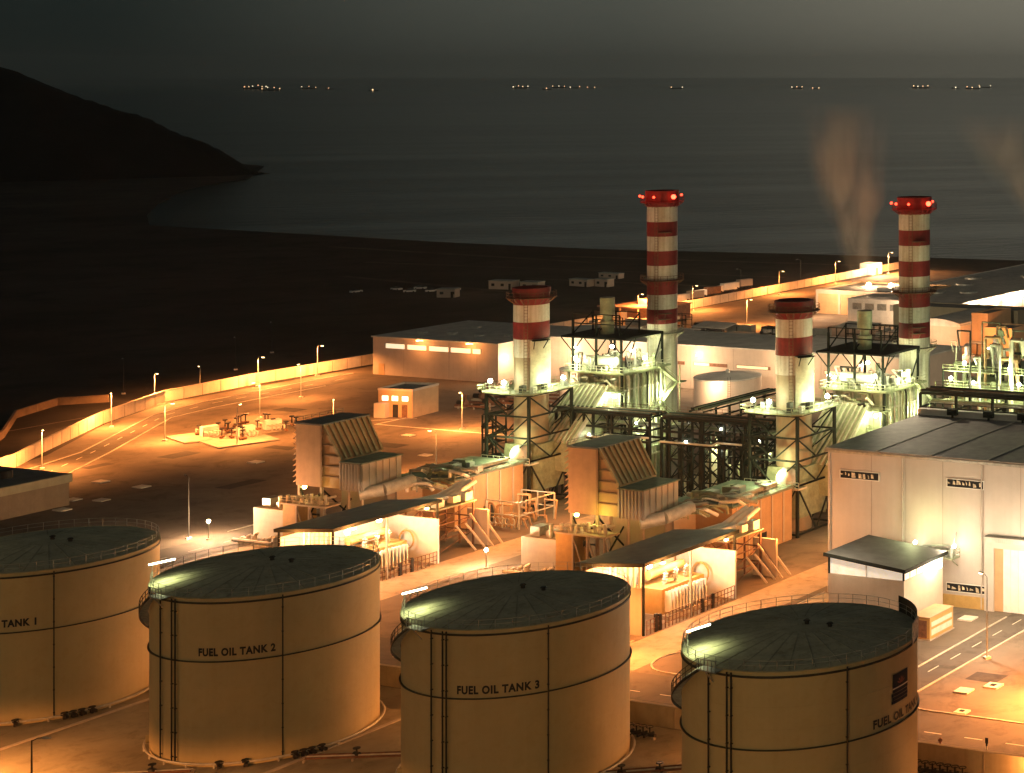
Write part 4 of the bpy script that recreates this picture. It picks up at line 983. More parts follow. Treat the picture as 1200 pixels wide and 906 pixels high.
def stack_tower(o, label):
    t = thing('stack_tower', label, 'steel tower', (-217.2+o, 284.6, 0), 'dark lattice towers round the stacks')
    W, D = 10.6, 11.5; zt = 22.6
    for x, y in ((0, 0), (W, 0), (W, D), (0, D)): MB().beam((x, y, 0), (x, y, zt), .5).build('leg', M_steel, t, smooth=False)
    b = MB(); lattice(b, 0, 0, W, D, (9.5, 14, 18.2, zt-.3), .3, .22); b.build('bracing', M_steel, t, smooth=False)
    b = MB(); lattice(b, 0, 0, W, D, (.5, 9.5), .3, .24); b.build('lower_bracing', M_steel, t, smooth=False)
    # stair flight cage on one side
    b = MB()
    for x in (-3, -.4):
        for y in (2., 5.5): b.beam((x, y, 0), (x, y, 17.5), .24)
    for k in range(6):
        z = 1+k*2.8; b.beam((-3, 2, z), (-.4, 5.5, z+2.6) if k % 2 == 0 else (-.4, 2, z+2.6), .25, .7)
        b.box(-3, 2, z+2.6, -.4, 5.5, z+2.72)
        b.beam((-3, 2, z+3.6), (-.4, 2, z+3.6), .08); b.beam((-3, 5.5, z+3.6), (-3, 2, z+3.6), .08)
    b.build('stair_cage', M_steel, t, smooth=False)
    cx, cy = 5.2, 6.4; n = 32; outer = [(-1.2, -1.2), (W+1.2, -1.2), (W+1.2, D+1.2), (-1.2, D+1.2)]
    b = MB(); k0 = []
    for i in range(n):
        a = 2*pi*i/n; k0.append((cx+3.7*cos(a), cy+3.7*sin(a)))
    for i in range(n):
        a = 2*pi*(i)/n; a2 = 2*pi*(i+1)/n
        def out(a):
            dx, dy = cos(a), sin(a); tt = 1e9
            for (lim, p, d) in ((W+1.2, cx, dx), (-1.2, cx, dx), (D+1.2, cy, dy), (-1.2, cy, dy)):
                if abs(d) > 1e-6 and (lim-p)/d > 0: tt = min(tt, (lim-p)/d)
            return (cx+dx*tt, cy+dy*tt)
        p, q = k0[i], k0[(i+1) % n]; P, Q = out(a), out(a2)
        b.hexa([(*p, zt), (*P, zt), (*Q, zt), (*q, zt)], [(*p, zt+.22), (*P, zt+.22), (*Q, zt+.22), (*q, zt+.22)])
    b.build('platform', M_green, t, smooth=False)
    b = MB(); b.rail([(*p, zt+.22) for p in outer+outer[:1]], 1.2, .08, 1.5); b.build('handrail', M_green, t, smooth=False)
    random.seed(int(o)+109)
    for x, y in ((10.2, 1.5), (10, 10), (.4, 10), (9.5, 5), (1., 3.), (3.4, 1.2), (8., 1.)): MB().box(x-.5*random.random()-.1, y-.5, zt+.22, x+.6, y+.5, zt+.8+random.random()*1.4).build('platform_unit', (M_white, M_galv, M_pipe)[int(x*10) % 3], t, smooth=False)
    for x, y in ((.2, .8), (4.2, 0.2), (10.8, 9.)): MB().sphere((x, y, zt+2.1), .42, 12, 8).build('floodlight', glow('merc_flare', (1., 1., .8), 70.), t)
    u0, v0 = -217.2+o, 284.6
    for x, y, p in ((-.6, -1.2, 700), (4.4, -2.2, 800), (12.2, 5., 1300)): lamp('tower_light', (u0+x, v0+y, zt+1.9), p, MERC, .4)
    # diffuser casing inside the foot
    b = MB(); b.hexa([(1.2, 2, 3), (9.6, 2, 3), (9.6, 10.6, 3), (1.2, 10.6, 3)], [(1.8, 3, 12), (9, 3, 12), (9, 10, 12), (1.8, 10, 12)]); b.build('diffuser_casing', M_green, t, smooth=False)
    b = MB(); b.sphere((7.6, 1.0, 10.6), 2.0, 18, 10); b.cyl((7.6, 1., 8.6), (7.6, 1., 10.4), 1.9, n=18); b.build('silencer_dome', M_white, t)
    MB().box(-.6, -.8, 8.9, W+.8, 1.8, 9.2).build('lower_deck', M_palepipe, t, smooth=False)
    b = MB(); b.rail([(-.6, -.7, 9.2), (W+.8, -.7, 9.2)], 1.1, .08, 1.4); b.build('deck_rail', M_palepipe, t, smooth=False)
    lamp('tower_low_light', (u0+6.2, v0-2.2, 12.5), 1800, MERC, .4); lamp('tower_low_light', (u0+5, v0+5.5, 18.8), 900, OLIVE, .4)
    return t

def boiler(o, label, labc):
    u0, v0 = -214.2+o, 304.
    t = thing('recovery_boiler', label, 'boiler', (u0, v0, 0), 'heat recovery boilers'); W, D = 14.2, 13.
    c = MB(); c.box(1.2, .8, 0, W-1, D, 23.8); c = c.build('casing', M_green, t, smooth=False)
    b = MB()
    for k in range(6): x = 1.6+k*2.1; b.box(x, .5, .5, x+.35, .795, 23.5)
    for z in (6, 11, 16, 20.5): b.box(1.2, .45, z, W-1, .79, z+.35)
    for k in range(6): y = 1.4+k*2.1; b.box(W-.995, y, .5, W-.65, y+.35, 23.5)
    for z in (6, 11, 16, 20.5): b.box(W-.995, .8, z, W-.6, D, z+.3)
    b.build('stiffener', M_palepipe, c, smooth=False)
    # ribbed sloping inlet duct
    x0, x1 = 1.0, 10.4
    d = MB(); d.hexa([(x0, -11, 6), (x1, -11, 6), (x1, .44, 6), (x0, .44, 6)], [(x0, -11, 11.5), (x1, -11, 11.5), (x1, -.6, 21.3), (x0, -.6, 21.3)]); d.hexa([(x0, -.59, 8), (x1, -.59, 8), (x1, .44, 8), (x0, .44, 8)], [(x0, -.59, 21.3), (x1, -.59, 21.3), (x1, .44, 21.3), (x0, .44, 21.3)])
    d = d.build('inlet_duct', M_green, t, smooth=False)
    b = MB()
    for k in range(9):
        x = x0+.15+(x1-x0-.3)*k/8; b.beam((x, -10.9, 11.75), (x, -.6, 21.5), .3, .45)
    b.beam((x0-.1, -.5, 21.6), (x1+.1, -.5, 21.6), .4, .4); b.beam((x1+.1, -11, 11.6), (x1+.1, -.6, 21.4), .35, .5); b.build('rib', M_palepipe, d, smooth=False)
    # main deck
    b = MB(); b.box(-.8, -.9, 24.0, W+.3, D+.5, 24.35); b.build('deck', M_green, t, smooth=False)
    b = MB(); b.rail([(-.8, D, 24.35), (-.8, -.8, 24.35), (W+.2, -.8, 24.35), (W+.2, D+.4, 24.35)], 1.2, .09, 1.3); b.build('deck_rail', M_palepipe, t, smooth=False)
    for x, y in ((.6, .2), (6.6, .2), (W-1.2, .2), (W-1.2, D-.5), (.6, D-.5)): MB().beam((x, y, 24.35), (x, y, 35 if y < 1 and x < 10 else 31.3), .38).build('column', M_steel, t, smooth=False)
    for x in (.2, W-.4): MB().beam((x, -.55, 0), (x, -.55, 24.), .42).build('column', M_steel if x > 5 else M_green, t, smooth=False)
    # dark canopy with struts and the vent drum above it
    b = MB(); b.hexa([(-1.2, -1.4, 31.2), (W+.6, -1.4, 31.2), (W+.6, D-2.6, 31.2), (-1.2, D-2.6, 31.2)], [(-1.2, -1.4, 31.5), (W+.6, -1.4, 31.5), (W+.6, D-2.6, 31.7), (-1.2, D-2.6, 31.7)]); b.build('canopy', M_black, t, smooth=False)
    b = MB()
    for x in (.6, 6.6, W-1.2): b.beam((x, .2, 28), (x-1.8, -1.2, 31.2), .2); b.beam((x, .2, 28), (x+2.6, .2, 31.2), .2); b.beam((x, D-3, 25), (x+2, D-3, 31), .2)
    for x in (0.6, 6.6, 12.6): b.beam((x, .2, 31.7), (x, .2, 36), .26); b.beam((x, 6, 31.7), (x, 6, 36), .26); b.beam((x, .2, 31.8), (x, 6, 35.8), .2)
    for z in (34., 36): b.beam((.6, .2, z), (12.6, .2, z), .2); b.beam((.6, 6, z), (12.6, 6, z), .2)
    b.build('strut', M_steel, t, smooth=False)
    b = MB(); b.cyl((7, 3, 35.6), (7, 3, 39.2), 1.45, n=24); b.cyl((7, 3, 31.7), (7, 3, 34.4), 1.35, n=24); b.cyl((7, 3, 34.4), (7, 3, 35.6), .9, n=18); b.build('vent_drum', M_green, t)
    # steam drum and clutter on the deck
    b = MB(); b.cyl((2.6, 2, 26.2), (10, 2, 26.2), 1.0, n=20); b.build('steam_drum', M_white, t)
    random.seed(33+int(o))
    tones = (M_palepipe, M_green, M_galv, M_pipe, M_white)
    for k in range(44):
        x, y = random.uniform(.2, W-.8), random.uniform(-.2, D-1); h = random.uniform(.5, 3.4); b = MB(); m_ = tones[random.randrange(5)]
        if k % 4 == 0: b.cyl((x, y, 24.35), (x, y, 24.35+h), random.uniform(.2, .6), n=10).build('deck_vessel', m_, t)
        elif k % 4 == 1: b.box(x-.5, y-.5, 24.35, x+random.uniform(.1, .8), y+.4, 24.36+h*.7).build('deck_unit', m_, t, smooth=False)
        else: b.tube([(x, y, 24.4), (x, y, 24.6+h), (x+random.uniform(-2.5, 2.5), y, 24.6+h), (x+random.uniform(-1, 1), y, 24.4)], random.uniform(.1, .2), 6).build('deck_pipe', m_, t)
    for k in range(18):
        x = random.uniform(1., 11.5); z = random.uniform(21.5, 23.6); q = random.uniform(-.9, .1)
        MB().tube([(x, q, z), (x+random.uniform(.3, 1.6), q, z+.1), (x+random.uniform(.6, 1.8), q+.2, z-random.uniform(.3, 1.6))], random.uniform(.12, .3), 7).build('header_pipe', tones[k % 5], t)
    for k in range(9):                                  # downcomers on the flank, small galleries and their brackets
        y = 1.3+k*1.35; MB().tube([(W-.4, y, 23.6), (W-.1, y, 22.8), (W-.1, y, random.uniform(2, 14))], random.uniform(.12, .28), 7).build('downcomer', tones[(k*2) % 5], t)
    for z in (12.2, 16.6, 20.6):
        b = MB(); b.box(10.6, -1.7, z-.15, W+.6, .4, z); b.rail([(10.6, -1.65, z), (W+.6, -1.65, z), (W+.6, .3, z)], 1.1, .07, 1.2)
        for x in (10.9, W): b.beam((x, -1.5, z-.1), (x, .7, z-1.5), .14)
        b.build('front_gallery', M_green, t, smooth=False)
    # stairs and side galleries on the flank
    b = MB(); x = W+.4
    for y0, z0, y1, z1 in ((9, 24.3, 14.5, 20.4), (14.5, 20.4, 9, 16.4), (9, 16.4, 14.5, 12.4), (14.5, 12.4, 9, 8.4), (9, 8.4, 14.5, 4.4)):
        b.beam((x+.5, y0, z0), (x+.5, y1, z1), .9, .2); b.beam((x+1, y0, z0+1), (x+1, y1, z1+1), .08); b.beam((x, y0, z0+1), (x, y1, z1+1), .08)
    for z in (8.4, 16.4): b.box(x, 3, z-.2, x+1.4, 9, z); b.rail([(x+1.4, 3, z), (x+1.4, 9, z)], 1.1, .08, 1.2)
    for z in (12.4, 20.4): b.box(x, 14.5, z-.2, x+1.4, 16.5, z)
    for y in (3, 9, 14.5): b.beam((x+1.3, y, 0), (x+1.3, y, 24), .2)
    b.build('flank_stair', M_green, t, smooth=False)
    lamps = ((-.6, 2, 26.3), (2.4, -.5, 26.4), (11, -.5, 26.4), (W-.2, 6, 26.6), (6, 5.5, 28.6), (W+.8, 10, 18.6), (11.9, -.6, 19.5), (W+1.2, 5.2, 13.))
    for x, y, z in lamps: MB().sphere((x, y, z), .36, 10, 6).build('floodlight', glow('merc_flare', (1., 1., .8), 70.), t)
    for (x, y, z), p in zip(lamps, (1500, 1500, 1500, 1600, 1300, 1500, 1200, 1300)):
        lamp('boiler_light', (u0+x+(1.2 if x > W-1 else 0), v0+y-(1.2 if y < 0 else 0), z+.2), p, MERC, .4)
    # main chimney behind
    cu, cv = -204.6+o, 320.6
    s = thing('striped_chimney', labc, 'chimney', (cu, cv, 0), 'tall striped chimneys'); r = 3.08
    MB().lathe([(r, 0), (r, 29.2)], 48).build('lower_shell', M_swhite, s)
    zs = [29.2, 32.4, 35.5, 38.6, 41.7, 44.8, 47.9, 51, 54.1, 57.3]
    for k in range(9): MB().lathe([(r+.015*(k % 2), zs[k]), (r+.015*(k % 2), zs[k+1])], 48).build('band', M_swhite if k % 2 == 0 else M_red, s)
    MB().lathe([(r, 57.3), (r+.35, 57.5), (r+.35, 60.7), (r-.2, 60.7), (r-.2, 57)], 48).build('rim', M_red, s)
    MB().lathe([(r-.25, 59.6), (.02, 59.5)], 32).build('flue_mouth', M_black, s)
    for z, m in ((58.2, M_red), (41.5, M_rust), (30.3, M_palepipe)):
        b = MB(); b.ring(r+.05, z, 1.3, .12, 40)
        for k in range(20): a = 2*pi*k/20; b.beam(((r+1.3)*cos(a), (r+1.3)*sin(a), z+.1), ((r+1.3)*cos(a), (r+1.3)*sin(a), z+1.2), .06); b.beam((r*cos(a), r*sin(a), z-1), ((r+1.3)*cos(a), (r+1.3)*sin(a), z), .09)
        for q in (.6, 1.15): b.ring(r+1.27, z+q, .07, .07, 40)
        b.build('gallery', m, s, smooth=False)
    b = MB(); a = R(-70)
    for q in (-.32, .32): b.beam(((r+.35)*cos(a)-sin(a)*q, (r+.35)*sin(a)+cos(a)*q, 30), ((r+.35)*cos(a)-sin(a)*q, (r+.35)*sin(a)+cos(a)*q, 58), .07)
    for k in range(46): z = 30.3+k*.6; b.beam(((r+.35)*cos(a)-sin(a)*.32, (r+.35)*sin(a)+cos(a)*.32, z), ((r+.35)*cos(a)+sin(a)*.32, (r+.35)*sin(a)-cos(a)*.32, z), .05)
    b.build('ladder', M_rust, s)
    # landing brackets on the flank
    for z in (33.4, 34.6, 51.8): MB().ring(r+.1, z, .9, .12, 5, R(-62), R(-20)).beam(((r)*cos(R(-40)), (r)*sin(R(-40)), z-.9), ((r+.9)*cos(R(-40)), (r+.9)*sin(R(-40)), z), .1).build('landing', M_rust, s, smooth=False)
    rg = glow('beacon_glow', (1., .05, .02), 7.)
    base = -20
    for k, a in enumerate((base+180, base, base-90, base-52, base-128, base+90)):
        rr = r+1.45; x, y = rr*cos(R(a)), rr*sin(R(a))
        MB().sphere((x, y, 59.5), .5 if k < 2 else .26, 12, 8).build('beacon', glow('beacon_core', (1., .07, .03), 8.) if k < 2 else rg, s)
        lamp('beacon_light', (cu+x*1.12, cv+y*1.12, 59.5), 42, (1., .03, .015), .3)
    return t

def skid(o, label, lab2):
    # scaffold frame with bus duct beside the shelter
    t = thing('bus_duct_frame', label, 'steel frame', (-203+o, 251.5, 0), 'bus duct frames beside the shelters')
    b = MB()
    for x in (0, 3.2, 6.4):
        for y in (0, 9): b.beam((x, y, 0), (x, y, 8), .26)
    for z in (2.6, 5.2, 7.9):
        for y in (0, 9): b.beam((0, y, z), (6.4, y, z), .2)
        for x in (0, 6.4): b.beam((x, 0, z), (x, 9, z), .2)
    for z in (0, 2.6, 5.2): b.beam((0, 0, z), (3.2, 0, z+2.6), .14); b.beam((6.4, 0, z), (3.2, 0, z+2.6), .14); b.beam((6.4, 0, z), (6.4, 9, z+2.6), .14)
    b.build('frame', M_rust, t, smooth=False)
    b = MB(); b.box(-.3, -.3, 8.0, 6.9, 9.3, 8.2); b.build('deck', M_green, t, smooth=False)
    for k in range(3):
        b = MB(); b.tube([(1+k*1.5, -3.2, 9.4), (1+k*1.5, 6, 9.0), (.5+k*1.2, 13, 10.4)], .42, 10); b.build('bus_duct', M_white, t)
    for x, y in ((5.2, 2), (4.8, 6.), (5.5, 8.2)): MB().box(x-.7, y-.7, 8.2, x+.7, y+.9, 9.4+.3*(y > 6)).build('deck_unit', M_palepipe, t, smooth=False)
    b = MB()
    for q in (0, 2.2): b.beam((6.6, 8+q, 5.8), (10.5, 9.5+q, 0), .3); b.beam((7.4, 4+q, 4.6), (10, 6+q, 0), .3)
    b.build('raking_strut', M_wallp, t, smooth=False)
    MB().box(4.5, 9.5, 0, 9.2, 10, 6.4).build('screen_wall', M_wallp, t, smooth=False)
    # auxiliary plant under the filter house
    a = thing('auxiliary_skid', lab2, 'machinery', (-238.5+o, 250.5, 0), 'machinery skids under the filter houses')
    MB().box(0, 0, 0, 7.6, 5, 5.6).build('cabin', mat('skid_cladding', (.36, .33, .27), .6, var=.15, scale=.5, bump=.5, ribs=('X', 1.4)), a, smooth=False)
    b = MB(); b.box(1, 1, 5.604, 3, 3.4, 7.2); b.box(4, 1.4, 5.604, 6.6, 4, 6.6); b.cyl((5.5, 1, 5.6), (5.5, 1, 8), .35); b.build('roof_unit', M_galv, a, smooth=False)
    b = MB(); b.box(8.4, -1, 0, 12, 3, 7.4); b.build('tower_unit', M_yellow, a, smooth=False)
    b = MB(); b.box(9, -2.2, 7.404, 20, 1.2, 7.7)
    for x in (13, 16, 19.6): b.beam((x, -2, 0), (x, -2, 7.4), .34); b.beam((x, -2, 7), (x+1.6, -2, 3), .2)
    b.rail([(9, -2.1, 7.7), (20, -2.1, 7.7)], 1.0, .08, 1.4); b.build('deck', M_wallp, a, smooth=False)
    b = MB(); random.seed(3)
    for k in range(9):
        x = 9.5+k*1.15; b.cyl((x, -1+random.random(), 7.7), (x, -1+random.random()*.2, 8.4+random.random()*1.2), .3, n=8)
    b.tube([(10, -.6, 8.6), (19, -.6, 8.9), (19, 1, 8.9)], .22, 8); b.build('deck_pipework', M_palepipe, a)
    b = MB()
    for k in range(6):
        x = 1.+k*1.7; b.cyl((x, -3.5, 0), (x, -3.5, .7+.5*(k % 3)), .5, n=10); b.cyl((x, -3.5, .7+.5*(k % 3)), (x+.6, -3.2, 1.+.5*(k % 3)), .3, n=8)
    b.tube([(.5, -4.6, .8), (10, -4.6, .8)], .35, 8); b.build('filter_vessel', M_white, a)
    lamp('skid_light', (-233+o, 244.5, 8.5), 1500, SOD, .3); MB().sphere((9.8, 2.4, 9.6), .35).build('floodlight', glow('yellow_glow', (1., .86, .25), 70.), a)
    lamp('apron_fill_light', (-193+o, 262, 8.5), 3600, SOD, .3); lamp('apron_fill_light', (-193+o, 281, 8.5), 3000, SOD, .3)  # more light added over the apron, with no fixtures of its own
    lamp('hopper_light', (-222.+o, 249.9, 10.6), 330 if o == 0 else 40, (1., .78, .14), .3)
    # valve and pipe tangle at the end of the enclosure
    p = thing('fuel_gas_skid', 'pale pipe tangle and valve frame %s' % ('between the two filter houses' if o else 'next to the turbine hall wall'), 'pipes', (-205+o if o else -196, 272 if o else 286, 0), 'fuel gas skids')
    random.seed(77); b = MB()
    for k in range(16):
        x, y = random.uniform(0, 7), random.uniform(0, 9); h = random.uniform(1, 4.5)
        b.tube([(x, y, 0), (x, y, h), (x+random.uniform(1, 3), y+random.uniform(-1, 1), h), (x+2.5, y, 0)], random.uniform(.14, .28), 7)
    b.build('pipe', M_wallo, p)
    b = MB()
    for x in (0, 4, 8):
        for y in (0, 9): b.beam((x, y, 0), (x, y, 5), .22)
    for z in (2.5, 5): b.beam((0, 0, z), (8, 0, z), .2); b.beam((0, 9, z), (8, 9, z), .2); b.beam((8, 0, z), (8, 9, z), .2)
    b.build('frame', M_palepipe, p, smooth=False)
    b = MB()
    for k in range(6): b.lathe([(.5, 0), (.72, 0), (.72, .2), (.5, .2), (.5, 0)], 16, cx=k*1.2+.6, cy=0)
    b.v = [(x, -.4+z, 1.4+y) for x, y, z in b.v]; b.build('handwheel', M_palepipe, p)
    lamp('gas_skid_light', (p.location.x+4, p.location.y+4, 7), 1500, WARM, .4)

for o, near in ((0, 'hall'), (-62.5, 'yard')):
    k = 0 if o == 0 else 1
    shelter(o, ('open shelter with dark sloping roof nearest the pump house', 'open shelter with dark sloping roof half hidden behind tank 2')[k], ('ochre transformer lit inside the shelter nearest the pump house', 'ochre transformer lit inside the shelter behind tank 2')[k])
    filter_house(o, ('ochre filter house with a glowing yellow underside and ribbed hopper', 'dull filter house with a ribbed hopper standing against the open yard')[k])
    gt_building(o, ('turbine enclosure with green roof beside the turbine hall', 'turbine enclosure with green roof between the two filter houses')[k])
    bypass_stack(o, ('short red and white stack in the tower next to the turbine hall', 'short red and white stack in the tower next to the open yard')[k])
    stack_tower(o, ('dark lattice tower with lit platform next to the turbine hall', 'dark lattice tower with lit platform next to the open yard')[k])
    boiler(o, ('boiler with black canopy directly behind the turbine hall roof', 'boiler with black canopy between the two short stacks')[k], ('tall striped chimney rising behind the turbine hall roof', 'tall striped chimney rising between the two short stacks')[k])
    skid(o, ('rusty bus duct frame between a shelter and the turbine hall', 'rusty bus duct frame behind tank 3 by the apron')[k], ('machinery skid under the glowing ochre filter house', 'machinery skid under the dull filter house by the open yard')[k])

# ------------------------------------------------------------------ pipe racks
def rack(u0, u1, v0, v1, zt, label, trestles=(), pipes=6, step=7.5, zlow=None, group='dark steel pipe racks', diag=True):
    t = thing('pipe_rack', label, 'pipe rack', (u0, v0, 0), group); W, D = u1-u0, v1-v0; n = max(1, round(W/step))
    for i in range(n+1):
        for y in (0, D): MB().beam((W*i/n, y, 0), (W*i/n, y, zt), .42).build('column', M_steel, t, smooth=False)
    b = MB()
    for z in (zt, zt-2.6, zt-5.):
        for y in (0, D): b.beam((0, y, z), (W, y, z), .34, .4)
        for i in range(n+1): b.beam((W*i/n, 0, z), (W*i/n, D, z), .3)
    for i in range(n):
        a, c = W*i/n, W*(i+1)/n
        if diag:
            for y in (0, D): b.beam((a, y, zt-2.6), ((a+c)/2, y, zt), .16); b.beam((c, y, zt-2.6), ((a+c)/2, y, zt), .16)
    b.build('beam', M_steel, t, smooth=False)
    b = MB()
    for x0 in trestles:
        x1 = x0+5.5
        for y in (0, D):
            for x in (x0, x1): b.beam((x, y, 0), (x, y, zt), .36)
            for z in (.4, 4.6, 8.8):
                b.beam((x0, y, z), (x1, y, z+4.2), .2); b.beam((x1, y, z), (x0, y, z+4.2), .2); b.beam((x0, y, z+4.2), (x1, y, z+4.2), .24)
        for x in (x0, x1):
            for z in (.4, 4.6, 8.8): b.beam((x, 0, z), (x, D, z+4.2), .18); b.beam((x, D, z), (x, 0, z+4.2), .18)
    for k in range(len(trestles)*2):
        x = W*(k+.5)/(len(trestles)*2); MB().sphere((x, -.5 if k % 2 else D+.4, zt-1.2-3*(k % 3)), .22, 8, 6).build('rack_lamp', glow('merc_flare', (1., 1., .8), 70.), t)
    if trestles: b.build('trestle_bracing', M_steel, t, smooth=False)
    for k in range(pipes):
        z = zt+.45 if k % 2 == 0 else zt-2.1; y = .5+(D-1)*k/max(1, pipes-1); r = (.32, .2, .26, .16, .36)[k % 5]
        pts = [(0, y, z), (W*.42, y, z), (W*.42, y, z+.0), (W, y, z)]
        if k == 1: pts = [(0, -.45, zt-4.6), (W*.5, -.45, zt-4.6), (W*.55, -.45, zt-4.0), (W, -.45, zt-4.0)]
        MB().tube(pts, r, 10).build('pipe', (M_pipe, M_palepipe, M_rust, M_galv, M_pipe, M_green)[k % 6], t)
    b = MB(); b.box(0, D-1.2, zt+.24, W, D-.2, zt+.3); b.rail([(0, D-.1, zt+.3), (W, D-.1, zt+.3)], 1.1, .07, 2.); b.build('walkway', M_rust, t, smooth=False)
    return t
rack(-274, -250.6, 297.2, 302.2, 17.2, 'dark pipe rack passing in front of the boiler between the short stacks', pipes=9, trestles=(1.5, 13), step=5.)
rack(-249.6, -224.4, 299.4, 304.8, 16.8, 'dark braced pipe rack on crossed trestles between filter house and tower', trestles=(2, 9.5, 17.5), pipes=10, step=5.)
rack(-189.5, -120, 299, 304, 25.4, 'dark tall pipe rack showing above the turbine hall roof', pipes=6, step=7.4, diag=False)
# cross rack running back between the boilers
t = thing('pipe_bridge', 'dark pipe bridge running back past the boiler flank', 'pipe rack', (-247.5, 305.4, 0))
b = MB()
for x in (0, 3.4):
    for y in (0, 8, 16, 24): b.beam((x, y, 0), (x, y, 17.4), .36)
    b.beam((x, 0, 17.3), (x, 25, 17.3), .3); b.beam((x, 0, 14.8), (x, 25, 14.8), .3)
b.build('frame', M_steel, t, smooth=False)
for k in range(4): MB().cyl((.4+k*.85, 0, 17.8), (.4+k*.85, 25, 17.8), .26, n=10).build('pipe', M_green if k % 2 else M_pipe, t)
# equipment seen through the trestles
for k, (u, v, r, h) in enumerate(((-243, 308, 2.2, 9), (-236.5, 309, 1.7, 7), (-231, 307, 2.4, 11), (-227, 312, 1.6, 8))):
    t = thing('process_vessel', ('pale upright vessel behind the crossed trestles, nearest the first boiler', 'small pale vessel behind the crossed trestles', 'tall pale vessel behind the crossed trestles', 'slim pale vessel behind the crossed trestles, nearest the turbine hall')[k], 'vessel', (u, v, 0), 'vessels behind the trestles')
    b = MB(); b.lathe([(.02, h+r*.5), (r*.6, h+r*.38), (r, h), (r, 1.2), (r*.6, .8)], 24); b.build('shell', M_green if k % 2 else M_palepipe, t)
    for a in (45, 135, 225, 315): MB().beam((r*.8*cos(R(a)), r*.8*sin(R(a)), 0), (r*.8*cos(R(a)), r*.8*sin(R(a)), 1.4), .25).build('leg', M_pipe, t, smooth=False)
    b = MB(); b.tube([(r, 0, h*.7), (r+1.2, 0, h*.7), (r+1.2, 0, .3)], .2, 8); b.cyl((0, 0, h+r*.4), (0, 0, h+r+.8), .25); b.build('pipe', M_palepipe, t)
lamp('trestle_light', (-240, 305.5, 11), 2200, MERC, .4); lamp('trestle_light', (-229, 306, 10), 2200, MERC, .4); lamp('trestle_light', (-262, 303.4, 9), 1500, MERC, .4)
# raised dark ductwork and green vessel above the hall roof
t = thing('condenser_block', 'green vessel under sloping dark steel beams above the turbine hall roof', 'machinery', (-178, 316, 0))
MB().cyl((8, 4, 27.5), (40, 4, 27.5), 3.0, n=28).build('vessel', M_green, t)
b = MB(); b.beam((-1, 0, 23), (6.5, 0, 31.5), .5, .8); b.beam((6.5, 0, 31.5), (40, 0, 33), .5, .6)
for x in (6, 13, 20, 27): b.beam((x, 0, 0), (x, 0, 31), .45); b.beam((x, 8, 0), (x, 8, 31), .45)
for z in (23.6, 31): b.beam((-1, 0, z), (40, 0, z), .4)
for x in (6, 13, 20): b.beam((x, 0, 23), (x+7, 0, 31), .22)
b.build('frame', M_steel, t, smooth=False)
random.seed(12); tones = (M_palepipe, M_green, M_galv, M_pipe, M_wallo)
for k in range(90):
    x, y = random.uniform(-14, 36), random.uniform(-6, 14); h = random.uniform(22, 36); x2 = x+random.uniform(-4, 4)
    MB().tube([(x, y, 14), (x, y, h), (x2, y, h), (x2, y+1, h-random.uniform(1, 6))], random.uniform(.14, .45), 7).build('pipe', tones[k % 5], t)
for z in (21.5, 24.5, 27.6):
    b = MB(); b.box(-14, -5, z, 5 if z > 25 else 30, 10, z+.2); b.rail([(-14, -5, z+.2), (5 if z > 25 else 30, -5, z+.2)], 1.1, .1, 1.5); b.build('deck', M_green, t, smooth=False)
for k in range(16):
    x, y = random.uniform(-13, 28), random.uniform(-4, 8); z = (21.7, 24.7)[k % 2]; MB().box(x, y, z, x+random.uniform(.8, 3), y+2, z+random.uniform(.8, 2.2)).build('unit', (M_white, M_green, M_wallp)[k % 3], t, smooth=False)
for x in range(-14, 31, 6): MB().beam((x, -5, 0), (x, -5, 28), .3).build('post', M_steel, t, smooth=False)
for x, z in ((-12, 26.4), (-9, 29.5), (-7, 25.8), (-2, 23.6), (1, 29.), (3, 26), (7, 24), (11, 26.4), (14, 30.5), (16, 26.5), (20, 24.4), (24, 30)):
    MB().sphere((x, -5.4, z), .34, 10, 6).build('floodlight', glow('merc_flare', (1., 1., .8), 70.), t); lamp('condenser_light', (-178+x, 316-6.6, z), 900, MERC, .4)
# ------------------------------------------------------------------ offices and far plant behind the boilers
ad = building('office_block', 'peach office block with a curved grey roof and faint wall lettering', 'building', -312, 486, -294, 512, 9., M_wallp, M_roofg, 0)
b = MB(); n = 10
for i in range(n):
    x0, x1 = 18*i/n, 18*(i+1)/n; f = lambda x: 9.36+1.9*sin(pi*min(1, x/18*.9))
    b.hexa([(x0, -.4, 9.36), (x1, -.4, 9.36), (x1, 26.4, 9.36), (x0, 26.4, 9.36)], [(x0, -.4, f(x0)), (x1, -.4, f(x1)), (x1, 26.4, f(x1)), (x0, 26.4, f(x0))])
b.build('curved_roof', M_roofg, ad)
building('stair_block', 'ochre stair block joined to the peach office block', 'building', -293.6, 492, -288, 506, 12., M_wallo, M_roofd, .6)
building('switch_house', 'small ochre switch house with dark roof past the stair block', 'building', -287.4, 489, -278, 499, 8.4, M_wallo, M_roofd, .5, (4.6,))
for u, v, w_ in ((-302, 477, 3600), (-287, 480, 2600), (-279, 482, 2200)): lamp('office_light', (u, v, 7), w_, SOD if u > -300 else WARM, .4)
ds = building('rear_gallery', 'long dull olive gallery building behind the office block', 'building', -336, 514, -290, 524, 10.4, mat('olive_cladding', (.28, .245, .16), .65, var=.12, scale=.4, streak=.2), M_roofd, .3, (10, 22, 34))
bh = building('big_hall', 'very wide grey roofed hall with a floodlit white flank by the shore', 'building', -372, 541, -327.2, 700, 8., M_white, M_roofg, .3)
b = MB()
